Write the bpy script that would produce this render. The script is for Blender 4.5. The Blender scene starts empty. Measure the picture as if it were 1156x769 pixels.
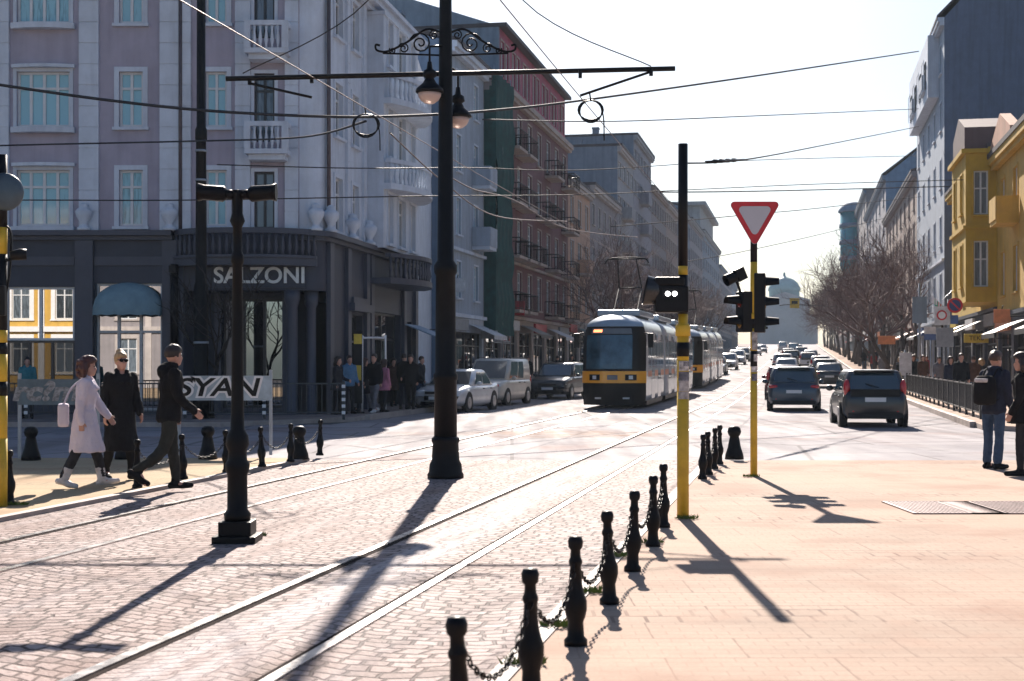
import bpy, bmesh, math, random
from math import sin, cos, pi, radians, sqrt, atan2
from mathutils import Vector, Matrix

random.seed(11)
S = bpy.context.scene
COL = S.collection
F, CX, HY, EYE = 1605.0, 578.0, 410.0, 1.65
UX, UY = 0.1997, 0.9799            # direction of the street
UANG = atan2(UY, UX)


def zt(Y):                          # the street climbs gently in the distance
    if Y < 50: return 0.0
    if Y < 100: return 0.0002 * (Y - 50) ** 2
    if Y < 460: return 0.5 + 0.02 * (Y - 100)
    return 0.5 + 0.02 * 360


def at(px, py, Y): return Vector(((px - CX) / F * Y, Y, EYE + (HY - py) / F * Y))
def gp(px, py):
    Y = F * EYE / (py - HY)
    return Vector(((px - CX) / F * Y, Y, 0))
def st(s, t, z=None):
    x, y = s * UX + t * UY, s * UY - t * UX
    return Vector((x, y, zt(y) if z is None else z))
def xs(t, Y): return (t + UX * Y) / UY


# ---------------------------------------------------------------- mesh builder
class MB:
    def __init__(self):
        self.v, self.f, self.m, self.s = [], [], [], []

    def add(self, vs, fs, mi=0, smooth=False, M=None):
        b = len(self.v)
        for p in vs:
            p = Vector(p)
            self.v.append(M @ p if M is not None else p)
        for f in fs:
            self.f.append([b + i for i in f]); self.m.append(mi); self.s.append(smooth)
        return self

    def b(self, x0, x1, y0, y1, z0, z1, mi=0, M=None):
        return self.add([(x0, y0, z0), (x1, y0, z0), (x1, y1, z0), (x0, y1, z0), (x0, y0, z1), (x1, y0, z1), (x1, y1, z1), (x0, y1, z1)],
                        [(0, 3, 2, 1), (4, 5, 6, 7), (0, 1, 5, 4), (1, 2, 6, 5), (2, 3, 7, 6), (3, 0, 4, 7)], mi, False, M)

    def box(self, c, s, mi=0, rz=0, M=None):
        R = Matrix.Translation(Vector(c)) @ Matrix.Rotation(rz, 4, 'Z')
        if M is not None: R = M @ R
        return self.b(-s[0] / 2, s[0] / 2, -s[1] / 2, s[1] / 2, -s[2] / 2, s[2] / 2, mi, R)

    def loft(self, rings, mi=0, smooth=True, caps=True, closed=True, M=None):
        n = len(rings[0]); vs = [p for r in rings for p in r]; fs = []
        for i in range(len(rings) - 1):
            for j in range(n if closed else n - 1):
                k = (j + 1) % n
                fs.append((i * n + j, i * n + k, (i + 1) * n + k, (i + 1) * n + j))
        if caps and closed:
            fs.append(tuple(reversed(range(n)))); fs.append(tuple((len(rings) - 1) * n + j for j in range(n)))
        return self.add(vs, fs, mi, smooth, M)

    def tube(self, pts, r, n=8, mi=0, smooth=True, M=None, flat=None):
        pts = [Vector(p) for p in pts]
        if not isinstance(r, (list, tuple)): r = [r] * len(pts)
        d0 = (pts[1] - pts[0]).normalized()
        a = Vector((0, 0, 1)) if abs(d0.z) < .9 else Vector((1, 0, 0))
        u = d0.cross(a).normalized(); rings = []
        for i, p in enumerate(pts):
            d = (pts[min(i + 1, len(pts) - 1)] - pts[max(i - 1, 0)])
            d = d.normalized() if d.length > 1e-9 else d0
            u = u - d * u.dot(d)
            u = u.normalized() if u.length > 1e-6 else d.orthogonal().normalized()
            w = d.cross(u); ri = r[i]
            rw = ri * (flat if flat else 1)
            rings.append([p + u * cos(2 * pi * k / n) * ri + w * sin(2 * pi * k / n) * rw for k in range(n)])
        return self.loft(rings, mi, smooth, True, True, M)

    def lathe(self, prof, n=16, loc=(0, 0, 0), mi=0, smooth=True, M=None):
        L = Vector(loc)
        rings = [[L + Vector((max(r, 1e-4) * cos(2 * pi * k / n), max(r, 1e-4) * sin(2 * pi * k / n), z)) for k in range(n)] for r, z in prof]
        return self.loft(rings, mi, smooth, True, True, M)

    def ball(self, c, r, n=12, mi=0, M=None):
        if not isinstance(r, (list, tuple)): r = (r, r, r)
        C = Vector(c); m = max(4, n // 2)
        rings = []
        for i in range(m + 1):
            th = pi * i / m; q = max(sin(th), 1e-3)
            rings.append([C + Vector((r[0] * q * cos(2 * pi * k / n), r[1] * q * sin(2 * pi * k / n), -r[2] * cos(th))) for k in range(n)])
        return self.loft(rings, mi, True, True, True, M)

    def prism(self, poly, y0, y1, mi=0, smooth=False, M=None):     # poly in (x,z), extruded along y
        n = len(poly)
        vs = [(x, y0, z) for x, z in poly] + [(x, y1, z) for x, z in poly]
        fs = [tuple(range(n)), tuple(reversed(range(n, 2 * n)))]
        fs += [(i, i + n, (i + 1) % n + n, (i + 1) % n) for i in range(n)]
        return self.add(vs, fs, mi, smooth, M)

    def mesh(self, name, mats, bevel=0, sub=0):
        me = bpy.data.meshes.new(name)
        me.from_pydata([tuple(p) for p in self.v], [], self.f)
        if not isinstance(mats, (list, tuple)): mats = [mats]
        for m in mats: me.materials.append(m)
        me.polygons.foreach_set('material_index', self.m)
        me.polygons.foreach_set('use_smooth', self.s)
        bm = bmesh.new(); bm.from_mesh(me)
        if bevel:
            ed = [e for e in bm.edges if len(e.link_faces) == 2 and e.calc_face_angle(0) > .5]
            bmesh.ops.bevel(bm, geom=ed, offset=bevel, segments=2, affect='EDGES', profile=.6, clamp_overlap=True)
        bmesh.ops.recalc_face_normals(bm, faces=bm.faces[:])
        bm.to_mesh(me); bm.free(); me.update()
        return me

    def build(self, name, mats, parent=None, loc=(0, 0, 0), rz=0, bevel=0):
        return link(name, self.mesh(name, mats, bevel), parent, loc, rz)


def link(name, me, parent=None, loc=(0, 0, 0), rz=0):
    o = bpy.data.objects.new(name, me); COL.objects.link(o)
    o.parent = parent; o.location = loc; o.rotation_euler = (0, 0, rz)
    return o


def tag(o, label=None, cat=None, group=None, kind=None):
    if label: o['label'] = label
    if cat: o['category'] = cat
    if group: o['group'] = group
    if kind: o['kind'] = kind
    return o


def thing(name, label, cat, loc=(0, 0, 0), rz=0, group=None):
    o = bpy.data.objects.new(name, None); COL.objects.link(o)
    o.empty_display_size = .2
    o.location = loc; o.rotation_euler = (0, 0, rz)
    return tag(o, label, cat, group)


def copy_tree(o, parent=None):
    c = o.copy(); COL.objects.link(c)
    if parent: c.parent = parent
    for ch in list(o.children): copy_tree(ch, c)
    return c


def smooth_path(pts, k=6):
    pts = [Vector(p) for p in pts]; out = []
    for i in range(len(pts) - 1):
        p0, p1, p2, p3 = pts[max(i - 1, 0)], pts[i], pts[i + 1], pts[min(i + 2, len(pts) - 1)]
        for j in range(k):
            t = j / k
            out.append(.5 * (2 * p1 + (p2 - p0) * t + (2 * p0 - 5 * p1 + 4 * p2 - p3) * t * t + (3 * p1 - p0 - 3 * p2 + p3) * t ** 3))
    out.append(pts[-1]); return out


def remesh(mb, vox, smooth=4):
    me = mb.mesh('tmp', [])
    o = bpy.data.objects.new('tmp', me); COL.objects.link(o)
    m = o.modifiers.new('r', 'REMESH'); m.mode = 'VOXEL'; m.voxel_size = vox
    q = o.modifiers.new('s', 'SMOOTH'); q.iterations = smooth; q.factor = .5
    dg = bpy.context.evaluated_depsgraph_get(); dg.update()
    out = bpy.data.meshes.new_from_object(o.evaluated_get(dg))
    bpy.data.objects.remove(o); bpy.data.meshes.remove(me)
    out.polygons.foreach_set('use_smooth', [True] * len(out.polygons))
    return out


def text_mesh(s, size, ext=.01, align='CENTER', mat=None, bold=0.0, shear=0.0):
    c = bpy.data.curves.new('t', 'FONT'); c.body = s; c.size = size; c.extrude = ext
    c.offset = bold; c.shear = shear; c.align_x = align; c.align_y = 'CENTER'
    o = bpy.data.objects.new('t', c); COL.objects.link(o)
    dg = bpy.context.evaluated_depsgraph_get(); dg.update()
    me = bpy.data.meshes.new_from_object(o.evaluated_get(dg))
    bpy.data.objects.remove(o)
    me.transform(Matrix.Rotation(pi / 2, 4, 'X'))     # stands up, reads from -Y
    me.materials.clear()
    if mat: me.materials.append(mat)
    return me


# ---------------------------------------------------------------- materials
def nt(name):
    m = bpy.data.materials.new(name); m.use_nodes = True
    t = m.node_tree; p = t.nodes['Principled BSDF']
    return m, t, p, t.nodes.new, t.links.new


def mat(name, col, rough=.6, metal=0.0, var=.18, scale=3.0, bump=0.0, bscale=30, spec=.5, coat=0.0, streak=0.0, rnd=0.0, emit=None):
    m, t, p, N, L = nt(name)
    c = Vector(col)
    tc = N('ShaderNodeTexCoord')
    no = N('ShaderNodeTexNoise'); no.inputs['Scale'].default_value = scale; no.inputs['Detail'].default_value = 6; no.inputs['Roughness'].default_value = .65
    L(tc.outputs['Object'], no.inputs['Vector'])
    cr = N('ShaderNodeValToRGB'); cr.color_ramp.elements[0].position = .3; cr.color_ramp.elements[1].position = .72
    cr.color_ramp.elements[0].color = (*(c * (1 - var)), 1); cr.color_ramp.elements[1].color = (*[min(1, x * (1 + var)) for x in c], 1)
    L(no.outputs['Fac'], cr.inputs['Fac']); out = cr.outputs['Color']
    if streak:
        mp = N('ShaderNodeMapping'); mp.inputs['Scale'].default_value = (2.2, 2.2, .16); L(tc.outputs['Object'], mp.inputs['Vector'])
        n2 = N('ShaderNodeTexNoise'); n2.inputs['Scale'].default_value = 1.6; n2.inputs['Detail'].default_value = 5; L(mp.outputs[0], n2.inputs['Vector'])
        r2 = N('ShaderNodeMapRange'); r2.inputs['From Min'].default_value = .45; r2.inputs['From Max'].default_value = .75; r2.inputs['To Max'].default_value = streak
        L(n2.outputs['Fac'], r2.inputs['Value'])
        mx = N('ShaderNodeMix'); mx.data_type = 'RGBA'; L(r2.outputs[0], mx.inputs['Factor']); L(out, mx.inputs['A'])
        mx.inputs['B'].default_value = (*(c * .42), 1); out = mx.outputs['Result']
    if rnd:
        oi = N('ShaderNodeObjectInfo'); hs = N('ShaderNodeHueSaturation')
        r3 = N('ShaderNodeMapRange'); r3.inputs['To Min'].default_value = 1 - rnd; r3.inputs['To Max'].default_value = 1 + rnd
        L(oi.outputs['Random'], r3.inputs['Value']); L(r3.outputs[0], hs.inputs['Value']); L(out, hs.inputs['Color']); out = hs.outputs['Color']
    L(out, p.inputs['Base Color'])
    rr = N('ShaderNodeMapRange'); rr.inputs['To Min'].default_value = max(0, rough - .08); rr.inputs['To Max'].default_value = min(1, rough + .08)
    L(no.outputs['Fac'], rr.inputs['Value']); L(rr.outputs[0], p.inputs['Roughness'])
    p.inputs['Metallic'].default_value = metal
    p.inputs['Specular IOR Level'].default_value = spec
    p.inputs['Coat Weight'].default_value = coat; p.inputs['Coat Roughness'].default_value = .06
    if bump:
        nb = N('ShaderNodeTexNoise'); nb.inputs['Scale'].default_value = bscale; nb.inputs['Detail'].default_value = 4; L(tc.outputs['Object'], nb.inputs['Vector'])
        bp = N('ShaderNodeBump'); bp.inputs['Strength'].default_value = bump; bp.inputs['Distance'].default_value = .02
        L(nb.outputs['Fac'], bp.inputs['Height']); L(bp.outputs[0], p.inputs['Normal'])
    if emit:
        p.inputs['Emission Color'].default_value = (*emit[0], 1); p.inputs['Emission Strength'].default_value = emit[1]
    return m


def pane_mat(name, dark, light, rough=.04, thr=.5, bump=.0):
    # window glass over a drawn curtain or a dark room, each pane different
    m, t, p, N, L = nt(name)
    oi = N('ShaderNodeObjectInfo'); tc = N('ShaderNodeTexCoord')
    wv = N('ShaderNodeTexNoise'); wv.inputs['Scale'].default_value = 4.5; wv.inputs['Detail'].default_value = 3
    mp = N('ShaderNodeMapping'); mp.inputs['Scale'].default_value = (4, 4, .5)
    L(tc.outputs['Object'], mp.inputs[0])
    ad = N('ShaderNodeVectorMath'); ad.operation = 'ADD'; L(mp.outputs[0], ad.inputs[0])
    cb = N('ShaderNodeCombineXYZ'); ml = N('ShaderNodeMath'); ml.operation = 'MULTIPLY'; ml.inputs[1].default_value = 37
    L(oi.outputs['Random'], ml.inputs[0]); L(ml.outputs[0], cb.inputs[0]); L(cb.outputs[0], ad.inputs[1]); L(ad.outputs[0], wv.inputs['Vector'])
    mx = N('ShaderNodeMath'); mx.operation = 'ADD'; L(wv.outputs['Fac'], mx.inputs[0])
    m2 = N('ShaderNodeMath'); m2.operation = 'MULTIPLY'; m2.inputs[1].default_value = .7; L(oi.outputs['Random'], m2.inputs[0]); L(m2.outputs[0], mx.inputs[1])
    cr = N('ShaderNodeValToRGB'); cr.color_ramp.elements[0].position = thr; cr.color_ramp.elements[1].position = thr + .45
    cr.color_ramp.elements[0].color = (*dark, 1); cr.color_ramp.elements[1].color = (*light, 1)
    L(mx.outputs[0], cr.inputs['Fac']); L(cr.outputs[0], p.inputs['Base Color'])
    p.inputs['Roughness'].default_value = rough; p.inputs['Specular IOR Level'].default_value = .7
    if bump:
        nb = N('ShaderNodeTexNoise'); nb.inputs['Scale'].default_value = 1.1; L(tc.outputs['Object'], nb.inputs['Vector'])
        bp = N('ShaderNodeBump'); bp.inputs['Strength'].default_value = bump; bp.inputs['Distance'].default_value = .05
        L(nb.outputs['Fac'], bp.inputs['Height']); L(bp.outputs[0], p.inputs['Normal'])
    return m


def world_pos(N, L, rot=0.0):
    g = N('ShaderNodeNewGeometry'); mp = N('ShaderNodeMapping'); mp.inputs['Rotation'].default_value = (0, 0, rot)
    L(g.outputs['Position'], mp.inputs[0]); return mp.outputs[0]


def noise_fac(N, L, vec, scale, lo, hi, detail=5):
    n = N('ShaderNodeTexNoise'); n.inputs['Scale'].default_value = scale; n.inputs['Detail'].default_value = detail; L(vec, n.inputs['Vector'])
    r = N('ShaderNodeMapRange'); r.inputs['From Min'].default_value = lo; r.inputs['From Max'].default_value = hi; L(n.outputs['Fac'], r.inputs['Value'])
    return r.outputs[0]


def mixc(N, L, fac, a, b, mode='MIX'):
    m = N('ShaderNodeMix'); m.data_type = 'RGBA'; m.blend_type = mode
    if hasattr(fac, 'is_linked'): L(fac, m.inputs['Factor'])
    else: m.inputs['Factor'].default_value = fac
    for k, x in (('A', a), ('B', b)):
        if hasattr(x, 'is_linked'): L(x, m.inputs[k])
        else: m.inputs[k].default_value = (*x, 1)
    return m.outputs['Result']


def mth(N, L, op, a, b=None):
    m = N('ShaderNodeMath'); m.operation = op
    for i, x in enumerate((a, b)):
        if x is None: continue
        if hasattr(x, 'is_linked'): L(x, m.inputs[i])
        else: m.inputs[i].default_value = x
    return m.outputs[0]


def cobble_mat():
    # small setts laid in shallow arcs across the tramway, uneven rows, worn tops
    m, t, p, N, L = nt('cobble_stone')
    v = world_pos(N, L, (pi / 2 - UANG))
    def warp(vec, scale, amp):
        wn = N('ShaderNodeTexNoise'); wn.inputs['Scale'].default_value = scale; wn.inputs['Detail'].default_value = 1; L(vec, wn.inputs['Vector'])
        sb_ = N('ShaderNodeVectorMath'); sb_.operation = 'SUBTRACT'; sb_.inputs[1].default_value = (.5, .5, .5); L(wn.outputs['Color'], sb_.inputs[0])
        sc = N('ShaderNodeVectorMath'); sc.operation = 'SCALE'; sc.inputs['Scale'].default_value = amp; L(sb_.outputs[0], sc.inputs[0])
        ad = N('ShaderNodeVectorMath'); ad.operation = 'ADD'; L(vec, ad.inputs[0]); L(sc.outputs[0], ad.inputs[1]); return ad.outputs[0]
    w = warp(warp(v, .9, .26), 5.0, .085)
    sx = N('ShaderNodeSeparateXYZ'); L(w, sx.inputs[0])
    arc = mth(N, L, 'MULTIPLY', mth(N, L, 'ABSOLUTE', mth(N, L, 'SINE', mth(N, L, 'MULTIPLY', sx.outputs['X'], 2.1))), .3)
    cb = N('ShaderNodeCombineXYZ'); L(sx.outputs['X'], cb.inputs[0]); L(mth(N, L, 'ADD', sx.outputs['Y'], arc), cb.inputs[1])
    k = N('ShaderNodeTexBrick'); k.inputs['Scale'].default_value = 1; k.inputs['Brick Width'].default_value = .145; k.inputs['Row Height'].default_value = .118
    k.inputs['Mortar Size'].default_value = .017; k.inputs['Mortar Smooth'].default_value = .6; k.offset = .5; k.squash = 1.35; k.squash_frequency = 3; k.offset_frequency = 2
    k.inputs['Color1'].default_value = (.22, .158, .143, 1); k.inputs['Color2'].default_value = (.435, .345, .322, 1); k.inputs['Mortar'].default_value = (.06, .042, .038, 1); k.inputs['Bias'].default_value = .1
    L(cb.outputs[0], k.inputs['Vector'])
    c = k.outputs['Color']
    c = mixc(N, L, mth(N, L, 'MULTIPLY', noise_fac(N, L, v, 26, .45, .7), .55), c, (.17, .13, .125))
    c = mixc(N, L, mth(N, L, 'MULTIPLY', noise_fac(N, L, v, .5, .48, .66), .5), c, (.21, .125, .1))
    c = mixc(N, L, mth(N, L, 'MULTIPLY', noise_fac(N, L, v, 2.4, .55, .7), .45), c, (.14, .105, .09))
    vm = N('ShaderNodeMapping'); vm.inputs['Scale'].default_value = (3.2, .22, 1); L(v, vm.inputs[0])
    c = mixc(N, L, mth(N, L, 'MULTIPLY', noise_fac(N, L, vm.outputs[0], .9, .5, .68), .3), c, (.45, .39, .38))
    s0 = N('ShaderNodeSeparateXYZ'); L(v, s0.inputs[0])
    bd = N('ShaderNodeMapRange'); bd.inputs['From Min'].default_value = .12; bd.inputs['From Max'].default_value = .42; bd.inputs['To Min'].default_value = 1; bd.inputs['To Max'].default_value = 0; bd.interpolation_type = 'SMOOTHSTEP'
    L(mth(N, L, 'ABSOLUTE', mth(N, L, 'ADD', s0.outputs['X'], 3.25)), bd.inputs['Value'])
    c = mixc(N, L, mth(N, L, 'MULTIPLY', mth(N, L, 'MULTIPLY', bd.outputs[0], noise_fac(N, L, vm.outputs[0], 2.2, .3, .6)), .5), c, (.56, .52, .53))
    L(c, p.inputs['Base Color'])
    p.inputs['Roughness'].default_value = .75; p.inputs['Specular IOR Level'].default_value = .16
    hh = mth(N, L, 'SUBTRACT', mth(N, L, 'MULTIPLY', noise_fac(N, L, v, 34, .3, .7), .4), k.outputs['Fac'])
    bp = N('ShaderNodeBump'); bp.inputs['Strength'].default_value = .7; bp.inputs['Distance'].default_value = .016
    L(hh, bp.inputs['Height']); L(bp.outputs[0], p.inputs['Normal'])
    return m


def paver_mat(name, c1, c2, seed=0.0):
    m, t, p, N, L = nt(name)
    v = world_pos(N, L, -.012)
    sx = N('ShaderNodeSeparateXYZ'); L(v, sx.inputs[0])
    ym = mth(N, L, 'MODULO', mth(N, L, 'ADD', sx.outputs['Y'], 60.0 + seed), 2.75)
    band = mth(N, L, 'LESS_THAN', ym, .46)
    def brick(w, h, mo, a, b):
        k = N('ShaderNodeTexBrick'); k.inputs['Scale'].default_value = 1; k.inputs['Brick Width'].default_value = w; k.inputs['Row Height'].default_value = h
        k.inputs['Mortar Size'].default_value = mo; k.inputs['Mortar Smooth'].default_value = .3; k.offset = .5
        k.inputs['Color1'].default_value = (*a, 1); k.inputs['Color2'].default_value = (*b, 1); k.inputs['Mortar'].default_value = (.1, .06, .05, 1)
        L(v, k.inputs['Vector']); return k
    d = Vector(c1) * .93; e = Vector(c2) * .97
    slab = brick(.92, .55, .006, c1, c2); sett = brick(.21, .23, .014, d, e)
    fine = brick(.185, .11, .006, Vector(c1) * 1.0, Vector(c2) * 1.04)
    base = mixc(N, L, .35, slab.outputs['Color'], fine.outputs['Color'])
    col = mixc(N, L, mth(N, L, 'MULTIPLY', band, noise_fac(N, L, v, 1.3, .38, .62)), base, sett.outputs['Color'])
    col = mixc(N, L, noise_fac(N, L, v, .5, .45, .75), col, tuple(Vector(c1) * .86))
    col = mixc(N, L, mth(N, L, 'MULTIPLY', noise_fac(N, L, v, 2.3, .5, .7), .3), col, tuple(Vector(c2) * Vector((1.0, .8, .74))[0]) if False else tuple(x * y for x, y in zip(c2, (1.0, .78, .72))))
    vm = N('ShaderNodeMapping'); vm.inputs['Scale'].default_value = (.25, 2.2, 1); L(v, vm.inputs[0])
    col = mixc(N, L, mth(N, L, 'MULTIPLY', noise_fac(N, L, vm.outputs[0], .9, .55, .7), .35), col, tuple(x * .62 for x in c1))
    col = mixc(N, L, mth(N, L, 'MULTIPLY', noise_fac(N, L, v, .22, .42, .6), .7), col, tuple(x * y for x, y in zip(c2, (1.12, 1.02, .98))))
    col = mixc(N, L, mth(N, L, 'MULTIPLY', noise_fac(N, L, v, .8, .5, .68), .6), col, tuple(x * y for x, y in zip(c1, (.76, .6, .56))))
    gum = N('ShaderNodeTexVoronoi'); gum.inputs['Scale'].default_value = 1.9; L(v, gum.inputs['Vector'])
    gr = N('ShaderNodeMapRange'); gr.inputs['From Min'].default_value = .035; gr.inputs['From Max'].default_value = .06; gr.inputs['To Min'].default_value = .6; gr.inputs['To Max'].default_value = 0; L(gum.outputs['Distance'], gr.inputs['Value'])
    col = mixc(N, L, gr.outputs[0], col, tuple(x * .4 for x in c1))
    col = mixc(N, L, mth(N, L, 'MULTIPLY', noise_fac(N, L, v, 45, .35, .7), .25), col, tuple(x * .6 for x in c1))
    L(col, p.inputs['Base Color']); p.inputs['Roughness'].default_value = .85; p.inputs['Specular IOR Level'].default_value = .12
    hh = mth(N, L, 'SUBTRACT', mth(N, L, 'MULTIPLY', noise_fac(N, L, v, 50, .3, .7), .3), mixc(N, L, band, slab.outputs['Fac'], sett.outputs['Fac']))
    bp = N('ShaderNodeBump'); bp.inputs['Strength'].default_value = .3; bp.inputs['Distance'].default_value = .01
    L(hh, bp.inputs['Height']); L(bp.outputs[0], p.inputs['Normal'])
    return m


def asphalt_mat(name, c, glossy=.45, spec=.5, rust=False):
    m, t, p, N, L = nt(name)
    v = world_pos(N, L, 0)
    vm = N('ShaderNodeMapping'); vm.inputs['Rotation'].default_value = (0, 0, -(pi / 2 - UANG)); vm.inputs['Scale'].default_value = (1.2, .12, 1); L(v, vm.inputs[0])
    a = mixc(N, L, noise_fac(N, L, v, .35, .35, .7), c, tuple(x * 1.35 for x in c))
    a = mixc(N, L, mth(N, L, 'MULTIPLY', noise_fac(N, L, vm.outputs[0], .8, .5, .7), .5), a, (c[0] * .62, c[1] * .55, c[2] * .52))
    a = mixc(N, L, mth(N, L, 'MULTIPLY', noise_fac(N, L, v, 60, .4, .7), .4), a, tuple(x * .6 for x in c))
    # tar-filled cracks and patch outlines
    cv = N('ShaderNodeTexVoronoi'); cv.feature = 'DISTANCE_TO_EDGE'; cv.inputs['Scale'].default_value = .16; L(v, cv.inputs['Vector'])
    ck = N('ShaderNodeMapRange'); ck.inputs['From Min'].default_value = .003; ck.inputs['From Max'].default_value = .009; ck.inputs['To Min'].default_value = .75; ck.inputs['To Max'].default_value = 0
    L(cv.outputs['Distance'], ck.inputs['Value'])
    a = mixc(N, L, ck.outputs[0], a, tuple(x * .4 for x in c))
    a = mixc(N, L, mth(N, L, 'MULTIPLY', noise_fac(N, L, v, .28, .55, .68), .55), a, (c[0] * .95, c[1] * .62, c[2] * .5))
    a = mixc(N, L, mth(N, L, 'MULTIPLY', noise_fac(N, L, v, 1.4, .56, .66), .5), a, tuple(x * .55 for x in c))
    if rust:                                           # rusty brown dirt dragged over the crossing in front of the tram
        d1 = N('ShaderNodeVectorMath'); d1.operation = 'SUBTRACT'; d1.inputs[1].default_value = (1.2, 33.0, 0); L(v, d1.inputs[0])
        d2 = N('ShaderNodeVectorMath'); d2.operation = 'MULTIPLY'; d2.inputs[1].default_value = (.3, .42, 0); L(d1.outputs[0], d2.inputs[0])
        d3 = N('ShaderNodeVectorMath'); d3.operation = 'LENGTH'; L(d2.outputs[0], d3.inputs[0])
        d4 = N('ShaderNodeMapRange'); d4.inputs['From Min'].default_value = .35; d4.inputs['From Max'].default_value = 1.0; d4.inputs['To Min'].default_value = 1; d4.inputs['To Max'].default_value = 0; d4.interpolation_type = 'SMOOTHSTEP'; L(d3.outputs['Value'], d4.inputs['Value'])
        a = mixc(N, L, mth(N, L, 'MULTIPLY', d4.outputs[0], noise_fac(N, L, v, 1.1, .3, .62)), a, (.2, .1, .055))
    bk = N('ShaderNodeTexBrick'); bk.inputs['Scale'].default_value = 1; bk.inputs['Brick Width'].default_value = 7.3; bk.inputs['Row Height'].default_value = 2.6; bk.inputs['Mortar Size'].default_value = .035
    bk.inputs['Color1'].default_value = (.82, .82, .84, 1); bk.inputs['Color2'].default_value = (1.06, 1.04, 1.04, 1); bk.inputs['Mortar'].default_value = (.5, .48, .48, 1); L(v, bk.inputs['Vector'])
    a = mixc(N, L, .8, a, bk.outputs['Color'], 'MULTIPLY')
    L(a, p.inputs['Base Color'])
    rr = N('ShaderNodeMapRange'); rr.inputs['To Min'].default_value = glossy - .08; rr.inputs['To Max'].default_value = glossy + .12
    L(noise_fac(N, L, vm.outputs[0], 1.5, .3, .7), rr.inputs['Value']); L(rr.outputs[0], p.inputs['Roughness'])
    p.inputs['Specular IOR Level'].default_value = spec
    nb = noise_fac(N, L, v, 70, .2, .8)
    bp = N('ShaderNodeBump'); bp.inputs['Strength'].default_value = .35; bp.inputs['Distance'].default_value = .01
    L(nb, bp.inputs['Height']); L(bp.outputs[0], p.inputs['Normal'])
    return m


BLACK = mat('black_iron', (.0035, .0035, .005), .45, 0, .5, 6, .15, 40, spec=.18)
BLACKP = mat('black_plastic', (.005, .005, .0065), .45, 0, .3, 5, spec=.22)
YEL = mat('yellow_paint', (.62, .40, .025), .5, 0, .3, 3, .05, 20, streak=.45)
STEEL = mat('rail_steel', (.55, .53, .52), .28, .9, .3, 8)
GROOVE = mat('rail_groove', (.035, .026, .024), .95, 0, .3, 8, spec=.03)
GALV = mat('galvanised_steel', (.33, .37, .42), .45, .5, .2, 5)
WHITE = mat('white_paint', (.75, .75, .76), .5, 0, .1, 4)
RED = mat('red_paint', (.55, .02, .03), .45, 0, .2, 4)
GLOBE = mat('frosted_globe', (.72, .56, .5), .3, 0, .05, 3)
GLOBE.node_tree.nodes['Principled BSDF'].inputs['Transmission Weight'].default_value = .35
COBBLE = cobble_mat()
PAVER = paver_mat('plaza_paver', (.385, .288, .225), (.43, .33, .262))
PAVERL = paver_mat('pale_paver', (.4, .31, .2), (.46, .36, .23), 1.1)
ROAD = asphalt_mat('road_asphalt', (.26, .245, .255), .75, .08)
ROADX = asphalt_mat('crossing_asphalt', (.28, .262, .272), .75, .08, True)
EARTH = asphalt_mat('far_ground', (.09, .085, .085), .8, .2)
KERB = mat('kerb_stone', (.36, .3, .27), .7, 0, .25, 2, .2, 30)
SIDEW = paver_mat('side_paver', (.24, .2, .19), (.29, .25, .23), .4)
GLASSD = pane_mat('shop_glass', (.008, .009, .011), (.05, .045, .045), .0, .75)
GLASST = pane_mat('curtained_glass', (.02, .05, .065), (.3, .56, .64), .05, .2)
GLASSN = pane_mat('street_glass', (.015, .022, .03), (.16, .2, .24), .05, .55)
CARGLASS = mat('car_glass', (.014, .032, .04), .08, 0, .5, 2, spec=.8)
CARGLASS.node_tree.nodes['Principled BSDF'].inputs['IOR'].default_value = 2.0
TYRE = mat('tyre_rubber', (.014, .014, .015), .75, 0, .2, 8)
RIM = mat('wheel_rim', (.4, .4, .42), .3, .9, .1, 8)
LAMPR = mat('tail_lamp', (.45, .015, .02), .15, 0, .1, 5, coat=.6)
LAMPW = mat('head_lamp', (.62, .64, .66), .1, 0, .1, 5, coat=.6)
PLATE = mat('number_plate', (.62, .63, .64), .4, 0, .06, 6)
SKIN = mat('skin', (.5, .27, .2), .5, 0, .12, 14)
# ---------------------------------------------------------------- setting
KN = sorted(set([-60, -30, -10, 0] + list(range(5, 50, 5)) + list(range(50, 104, 2)) + list(range(104, 460, 10)) + [460, 600, 900, 1400, 2200]))


def strip(name, xl, xr, Y0, Y1, dz, m, thick=0.0, cols=1, edge=None):
    ys = [Y0] + [y for y in KN if Y0 + .01 < y < Y1 - .01] + [Y1]
    mb = MB(); vs = []; fs = []
    for y in ys:
        a, b_ = xl(y), xr(y)
        for c in range(cols + 1): vs.append((a + (b_ - a) * c / cols, y, zt(y) + dz))
    w = cols + 1
    for i in range(len(ys) - 1):
        for c in range(cols): fs.append((i * w + c, i * w + c + 1, (i + 1) * w + c + 1, (i + 1) * w + c))
    mb.add(vs, fs, 0)
    if thick:
        for c in (0, cols):
            q = [vs[i * w + c] for i in range(len(ys))]
            mb.add([p for p in q] + [(x, y, z - thick) for x, y, z in q], [(i, i + 1, len(q) + i + 1, len(q) + i) for i in range(len(q) - 1)], 1)
        for i in (0, len(ys) - 1):
            q = [vs[i * w], vs[i * w + cols]]
            mb.add(q + [(x, y, z - thick) for x, y, z in q], [(0, 1, 3, 2)], 1)
    return tag(mb.build(name, [m, edge or KERB]), kind='structure')


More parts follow.
